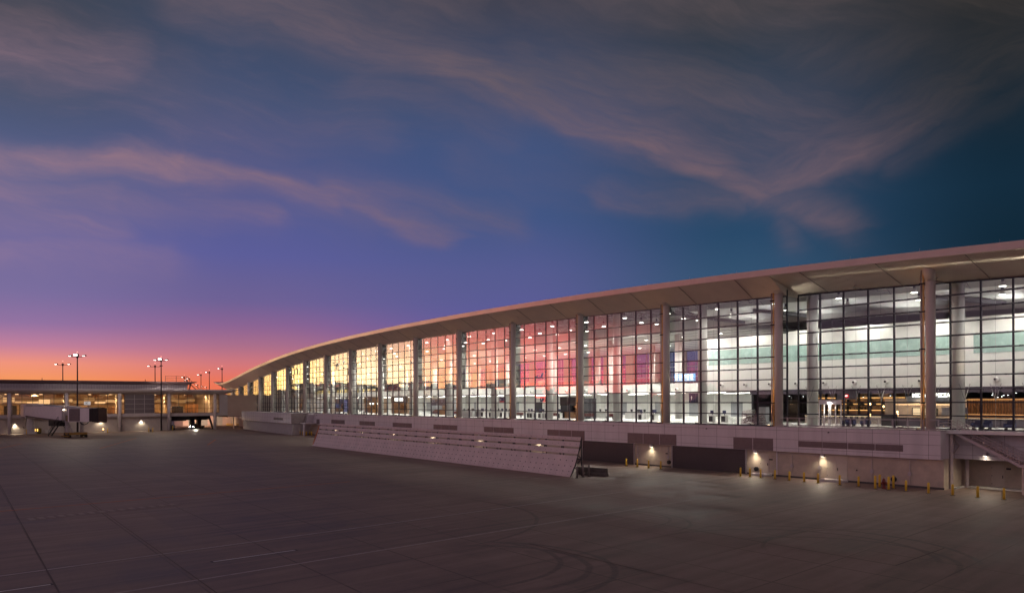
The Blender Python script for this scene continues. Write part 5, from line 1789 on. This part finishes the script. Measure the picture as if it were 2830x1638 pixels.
# furniture wrapped in film, by the dark zone
for x, w, h, lb in ((2074, 2.3, 2.0, 'tall pile of furniture wrapped in clear film by the dark zone'), (2098, 1.9, 1.55, 'lower pile of red furniture wrapped in film right of the tall pile')):
    u_ = U(x, -4)
    t_ = inside('wrapped_pile', lb, 'pile', u_, -4)
    b = MB()
    for i in range(40):
        xx = -w / 2 + random.random() * (w - .5); zz = random.random() * (h - .45); ww = .25 + .35 * random.random()
        b.bar((xx, -.3 + .5 * random.random(), zz), (xx + ww, -.3 + .5 * random.random(), zz + .35 * random.random()), .06, .06)
    b.build('stacked_frame', pm('red_brown', (.16, .07, .07), .5), t_)
    b = MB()
    for i in range(14):
        xx = -w / 2 + random.random() * (w - .6); zz = random.random() * (h - .5)
        b.box(xx, xx + .5, -.4, .4, zz, zz + .07)
    b.build('stacked_top', pm('grey_top', (.30, .27, .27), .4), t_)
    b = MB(); b.hexa([(-w / 2, -.6, 0), (w / 2, -.6, 0), (w / 2, .6, 0), (-w / 2, .6, 0)], [(-w / 2 + .15, -.5, h - .2), (w * .15, -.5, h), (w * .15, .5, h), (-w / 2 + .15, .5, h - .2)])
    b.build('film', glass_mat('film', .12, (.85, .82, .82), .15), t_)
b = inside('grey_cabinet', 'grey upright cabinet standing in the dark zone behind the wrapped piles', 'cabinet', U(2109, -8), -8)
q = MB(); q.box(-.7, .7, -.4, .4, 0, 2.3); q.build('body', M_GREY, b); q = MB(); q.box(-.6, .6, -.43, -.4, .2, 2.2); q.build('door', pm('cab_grey', (.38, .37, .38), .5), b)

# bar with lit shelves behind the terrace doors
BR = inside('back_bar', 'warmly lit bar shelves with arched lamps and a pale patterned counter', 'bar', U(2320, -12), -15.5)
b = MB(); b.box(-7.2, 6.2, 2.6, 2.75, 0, 4.2); b.build('back_panel', pm('bar_panel', (.42, .26, .14), .6, 0, .15, 3), BR)
b = MB()
for z in (1.9, 2.75, 3.6): b.box(-7.0, 6.0, 2.1, 2.6, z, z + .07)
for q_ in np.arange(-7, 6.1, 1.63): b.box(q_, q_ + .10, 2.05, 2.6, 0, 4.2)
b.build('shelf', M_BLACK, BR)
b = MB()
for i in range(90):
    q_ = -6.9 + 12.8 * random.random(); z = random.choice((1.97, 2.82)); b.tube((q_, 2.3, z), (q_, 2.3, z + .18 + .14 * random.random()), .045, .03, 6)
b.build('bottles', pm('bottle_dark', (.05, .03, .02), .2), BR)
b = MB(); b.box(-7.0, 6.0, 2.5, 2.56, 2.66, 2.72); b.box(-7, 6, 2.5, 2.56, 1.8, 1.86); b.box(-7, 6, 2.5, 2.56, 3.5, 3.56); b.build('shelf_lamp', em('bar_strip', (1, .55, .2), 2.2), BR)
b = MB(); b.box(-7.0, 6.0, -.4, .4, 0, 1.0); b.build('counter_front', pm('bar_pattern', (.45, .38, .34), .5, 0, .5, 7), BR)
b = MB(); b.box(-7.1, 6.1, -.6, .5, 1.08, 1.16); b.build('counter_top', M_BLACK, BR)
b = MB(); b.box(-7.0, 6.0, -.46, -.42, 1.0, 1.05); b.build('counter_lamp', em('counter_strip', (1, .72, .45), 1.6), BR)
for i in range(7):
    q_ = -6.2 + i * 1.63
    b = MB(); b.lathe((q_, 1.7, 2.45), [(.42, 0), (.36, .22), (.14, .40), (.02, .45)], 12); b.build('arched_lamp', M_BLACK, BR)
stool = None
for i in range(9):
    lb = f'{ords[i]} dark bar stool from the left at the pale patterned bar'
    u_ = U(2280 + i * 15, -13.5)
    if stool is None:
        stool = inside('bar_stool', lb, 'stool', u_, -13.5, group='stools at the bar')
        b = MB(); b.lathe((0, 0, 0), [(.2, .70), (.2, .76)], 10); b.build('seat', M_WOOD, stool)
        b = MB(); b.box(-.2, .2, -.22, -.17, .76, 1.05); b.build('backrest', M_BLACK, stool)
        for sx in (-1, 1):
            for sy in (-1, 1):
                b = MB(); b.bar((sx * .2, sy * .2, 0), (sx * .13, sy * .13, .7), .035); b.build('leg', M_BLACK, stool)
    else: dup(stool, F(u_, -13.5, FLOOR), -ang(u_), label=lb)
dc = None
for i, (x, n) in enumerate(((2336, -6), (2352, -6), (2392, -6.5), (2700, -6), (2726, -6.2), (2790, -6))):
    lb = f'{ords[i]} dark upholstered lounge chair from the left near the glass'
    u_ = U(x, n)
    if dc is None:
        dc = inside('lounge_chair', lb, 'chair', u_, n, group='lounge chairs near the glass')
        b = MB(); b.box(-.4, .4, -.4, .4, .25, .48); b.build('seat', M_NAVY, dc)
        b = MB(); b.hexa([(-.4, .3, .48), (.4, .3, .48), (.4, .42, .48), (-.4, .42, .48)], [(-.36, .42, .95), (.36, .42, .95), (.36, .5, .95), (-.36, .5, .95)]); b.build('backrest', M_NAVY, dc)
        for sx in (-1, 1):
            b = MB(); b.box(sx * .44 - .05, sx * .44 + .05, -.4, .4, .25, .68); b.build('armrest', M_NAVY, dc)
            b = MB(); b.box(sx * .35 - .03, sx * .35 + .03, -.35, .35, 0, .25); b.build('leg', M_BLACK, dc)
    else: dup(dc, F(u_, n, FLOOR), -ang(u_), label=lb)

for q_ in (-5.5, -2.5, .5, 3.5):
    c_, s_ = math.cos(BR.rotation_euler.z), math.sin(BR.rotation_euler.z)
    w_ = lambda x, y, z: BR.location + Vector((x * c_ - y * s_, x * s_ + y * c_, z))
    spot('bar_light', w_(q_, .6, 4.0), w_(q_, 2.6, 1.6), 90, (1, .60, .28), 110, .8, .1)
    spot('bar_light', w_(q_, -2.2, 4.0), w_(q_, -.4, .4), 45, (1, .75, .5), 90, .8, .1)
# pizza stall behind the right-hand column
PZ = inside('pizza_stall', 'pink beige food stall with lit white letters, half hidden by the right column', 'food stall', U(2545, -11), -11)
b = MB(); b.box(-4.4, 4.2, 2.4, 2.55, 0, 3.3); b.box(-4.4, -3.4, 0, .2, 0, 3.3); b.box(3.6, 4.2, 0, .2, 0, 3.3); b.box(-4.4, 4.2, -.05, .2, 2.75, 3.35); b.build('wall', pm('stall_pink', (.55, .42, .33), .6), PZ)
b = MB(); b.box(-1.6, 4.0, -.25, -.05, 2.85, 3.7); b.build('sign_board', M_GREY, PZ)
lettering('MIDWAY PIZZA', .62, em('pizza_letters', (1, .96, .86), 3), PZ, (1.3, -.3, 3.75), 'sign_letters', .05, bold=.02)
b = MB(); b.box(-4.4, 4.2, -.9, -.2, 0, 1.0); b.build('counter', M_PURP, PZ)
b = MB(); b.box(-4.5, 4.3, -1.0, -.1, 1.0, 1.06); b.box(-4.4, -2.4, -1.1, -.95, .1, 1.35); b.build('counter_top', M_BLACK, PZ)
b = MB(); b.box(-2.0, .9, 2.2, 2.4, 1.25, 2.2); b.build('lit_shelf', em('pizza_shelf', (1, .72, .42), 1.1), PZ)
b = MB()
for q_ in (-2.0, -1.0, 0, .9): b.box(q_ - .03, q_ + .03, 2.1, 2.42, 1.2, 2.25)
for z in (1.55, 2.2): b.box(-2.05, .95, 2.05, 2.42, z, z + .05)
b.build('shelf_frame', M_BLACK, PZ)
b = MB(); b.box(2.3, 3.4, .2, .5, 1.4, 2.3); b.build('oven', M_STEEL, PZ)
b = MB(); b.box(-4, 4, 1.6, 1.7, 2.62, 2.66); b.build('strip_lamp', M_WARMSTRIP, PZ)
spot('stall_light', F(U(2545, -11), -10.0, FLOOR + 2.7), F(U(2545, -11), -13.2, FLOOR + 1), 120, (1, .72, .45), 150, .6, .2)
NB_ = inside('notice_board', 'small yellow and white notice panel right of the stall window', 'notice', U(2621, -6), -10.4, FLOOR)
b = MB(); b.box(-.28, .28, -.05, .05, 0, 2.3); b.build('stand', M_PURP, NB_)
b = MB(); b.box(-.2, .2, -.08, -.05, 1.05, 1.55); b.build('panel', pm('notice_yellow', (.6, .42, .05), .5), NB_)

# right-hand bar with a slatted back
B2 = inside('slatted_bar', 'brown bar with a slatted warm wall and dark ribbed front at the right edge', 'bar', U(2760, -11), -12.5)
b = MB(); b.box(-4.8, 8.5, 2.5, 2.7, 0, 3.4); b.build('back_panel', pm('slat_brown', (.26, .13, .06), .6, 0, .3, 5), B2)
b = MB()
for i in range(44): b.box(-4.8 + i * .3, -4.7 + i * .3, 2.4, 2.5, 1.5, 3.4)
b.build('slats', pm('slat_dark', (.16, .08, .04), .6), B2)
b = MB(); b.box(-4.8, 8.5, 2.2, 2.26, 3.2, 3.26); b.box(-4.8, 8.5, 2.2, 2.26, 1.42, 1.46); b.build('strip_lamp', em('slat_strip', (1, .5, .18), 1.6), B2)
b = MB(); b.box(-4.8, 8.5, -.4, .4, 0, 1.05); b.build('counter_front', M_PURP, B2)
b = MB()
for i in range(9): b.box(-4.6 + i * 1.5, -3.3 + i * 1.5, -.44, -.4, .12, .95)
b.build('front_panel', pm('ribbed_front', (.12, .10, .13), .4), B2)
b = MB(); b.box(-4.9, 8.6, -.6, .5, 1.05, 1.12); b.build('counter_top', M_WOOD, B2)
b = MB(); b.box(-4.8, 8.5, -.46, -.42, 1.0, 1.03); b.build('counter_lamp', em('counter_strip', (1, .72, .45), 1.6), B2)
for q_ in (-4, -1.5, 1, 3.5):
    c_, s_ = math.cos(B2.rotation_euler.z), math.sin(B2.rotation_euler.z)
    w_ = lambda x, y, z: B2.location + Vector((x * c_ - y * s_, x * s_ + y * c_, z))
    spot('bar_light', w_(q_, 1.0, 3.6), w_(q_, 2.5, 1.4), 60, (1, .55, .25), 110, .8, .1)
    spot('bar_light', w_(q_, -2.0, 3.8), w_(q_, -.4, .4), 30, (1, .75, .55), 90, .8, .1)
# bulbs and track lamps in the dark zone
bulb = None
for i in range(26):
    x = random.choice((random.uniform(2130, 2560), random.uniform(2640, 2820)))
    n = random.uniform(-15, -26); z = random.uniform(9.3, 10.3)
    if bulb is None:
        bulb = inside('track_spot', 'tiny bright ceiling spot in the dark ceiling of the bars', 'lamp', U(x, n), n, z, 'ceiling spots of the bars')
        b = MB(); b.lathe((0, 0, 0), [(.09, .02), (.09, .25)], 8); b.tube((0, 0, .25), (0, 0, .9), .02, .02, 4); b.build('can', M_BLACK, bulb)
        b = MB(); b.lathe((0, 0, 0), [(.07, 0), (.08, .018)], 8); b.build('lens', em('spot_lens', (.9, .95, 1), 14), bulb)
    else: dup(bulb, F(U(x, n), n, z))
bulb = None
for x, y in ((2405, 1146), (2480, 1138), (2482, 1146), (2405, 1116), (2442, 1123)):
    u_ = U(x, -9); p_ = F(u_, -9); z = EYE + (hor(x) - y) * p_.y / FPX
    if bulb is None:
        bulb = inside('pendant_bulb', 'small warm bulb on a long cord before the dark zone', 'lamp', u_, -9, z, 'warm bulbs on cords')
        b = MB(); b.lathe((0, 0, 0), [(.03, -.12), (.11, 0), (.05, .14)], 8); b.build('bulb', em('warm_bulb', (1, .6, .25), 10), bulb)
        b = MB(); b.tube((0, 0, .14), (0, 0, 2.2), .012, .012, 4); b.build('cord', M_BLACK, bulb)
    else: dup(bulb, F(u_, -9, z))
# heart shaped lamps of the stall and a big drum lamp upstairs
hl = None
for x in (1024, 1031, 1042):
    u_ = U(x, -10)
    if hl is None:
        hl = inside('stall_lamp', 'white glowing pendant over the dim brown stall', 'lamp', u_, -10, FLOOR + 2.7, 'white pendants over the stall')
        b = MB(); b.lathe((0, 0, 0), [(.05, -.3), (.30, .05), (.22, .2), (.04, .25)], 10); b.build('globe', em('globe', (1, .95, .88), 4), hl)
        b = MB(); b.tube((0, 0, .25), (0, 0, 1.5), .015, .015, 4); b.build('cord', M_BLACK, hl)
    else: dup(hl, F(u_, -10, FLOOR + 2.7))
u_ = U(1692, -30); p_ = F(u_, -30)
dl_ = inside('drum_lamp', 'large round glowing drum lamp hanging over the upper floor', 'lamp', u_, -30, EYE + (hor(1692) - 1026) * p_.y / FPX)
b = MB(); b.lathe((0, 0, 0), [(1.0, -.4), (1.1, .0), (1.0, .45)], 18); b.build('drum', em('drum', (1, .95, .85), 2.2), dl_)
b = MB(); b.tube((0, 0, .45), (0, 0, 6), .03, .03, 5); b.build('cord', M_BLACK, dl_)

# a worker in a lime vest between the kiosks
u_ = U(1451, -6)
PS = inside('person', 'person in a lime safety vest and dark trousers standing among the kiosks', 'person', u_, -6, turn=.5)
vv = [(0, 0, .95), (0, 0, 1.20), (0, 0, 1.42), (0, -.01, 1.53), (0, -.02, 1.66), (0, 0, 1.76), (-.19, 0, 1.42), (-.25, -.02, 1.15), (-.23, -.14, .95), (-.22, -.2, .88), (.19, 0, 1.42), (.25, -.02, 1.15), (.24, -.10, .93), (.23, -.15, .85), (-.09, 0, .88), (-.11, -.02, .48), (-.11, .02, .08), (-.12, -.13, .03), (.09, 0, .88), (.11, .0, .48), (.12, .03, .08), (.13, -.12, .03)]
ee = [(0, 1), (1, 2), (2, 3), (3, 4), (4, 5), (2, 6), (6, 7), (7, 8), (8, 9), (2, 10), (10, 11), (11, 12), (12, 13), (0, 14), (14, 15), (15, 16), (16, 17), (0, 18), (18, 19), (19, 20), (20, 21)]
rr = [.14, .13, .14, .055, .095, .08, .065, .05, .04, .035, .065, .05, .04, .035, .095, .07, .05, .035, .095, .07, .05, .035]


def skin(name, vv, ee, rr, mat, parent, root=0):
    me = D.meshes.new(name); me.from_pydata(vv, ee, []); o = D.objects.new('tmp_skin', me); COL.objects.link(o)
    o.modifiers.new('s', 'SKIN'); sv = me.skin_vertices[0].data
    for i, r in enumerate(rr): sv[i].radius = (r, r * .8); sv[i].use_root = (i == root)
    sb = o.modifiers.new('ss', 'SUBSURF'); sb.levels = sb.render_levels = 1
    bpy.context.view_layer.update()
    m2 = D.meshes.new_from_object(o.evaluated_get(bpy.context.evaluated_depsgraph_get()))
    D.objects.remove(o)
    m2.materials.clear(); m2.materials.append(mat); m2.polygons.foreach_set('use_smooth', [True] * len(m2.polygons))
    q = D.objects.new(name, m2); COL.objects.link(q); q.parent = parent
    return q


skin('body', vv, ee, rr, pm('skin_tone', (.42, .26, .19), .6), PS)
skin('vest', vv[:3] + [vv[6], vv[10]], [(0, 1), (1, 2), (2, 3), (2, 4)], [.165, .15, .16, .085, .085], pm('lime_vest', (.45, .75, .05), .6), PS)
skin('trousers', [vv[0]] + vv[14:17] + vv[18:21], [(0, 1), (1, 2), (2, 3), (0, 4), (4, 5), (5, 6)], [.16, .11, .085, .07, .11, .085, .07], pm('trouser_dark', (.03, .03, .045), .8), PS)
b = MB(); b.lathe((0, .0, 1.70), [(.115, 0), (.105, .08), (.05, .13)], 12); b.build('hard_hat', M_WHITE, PS)
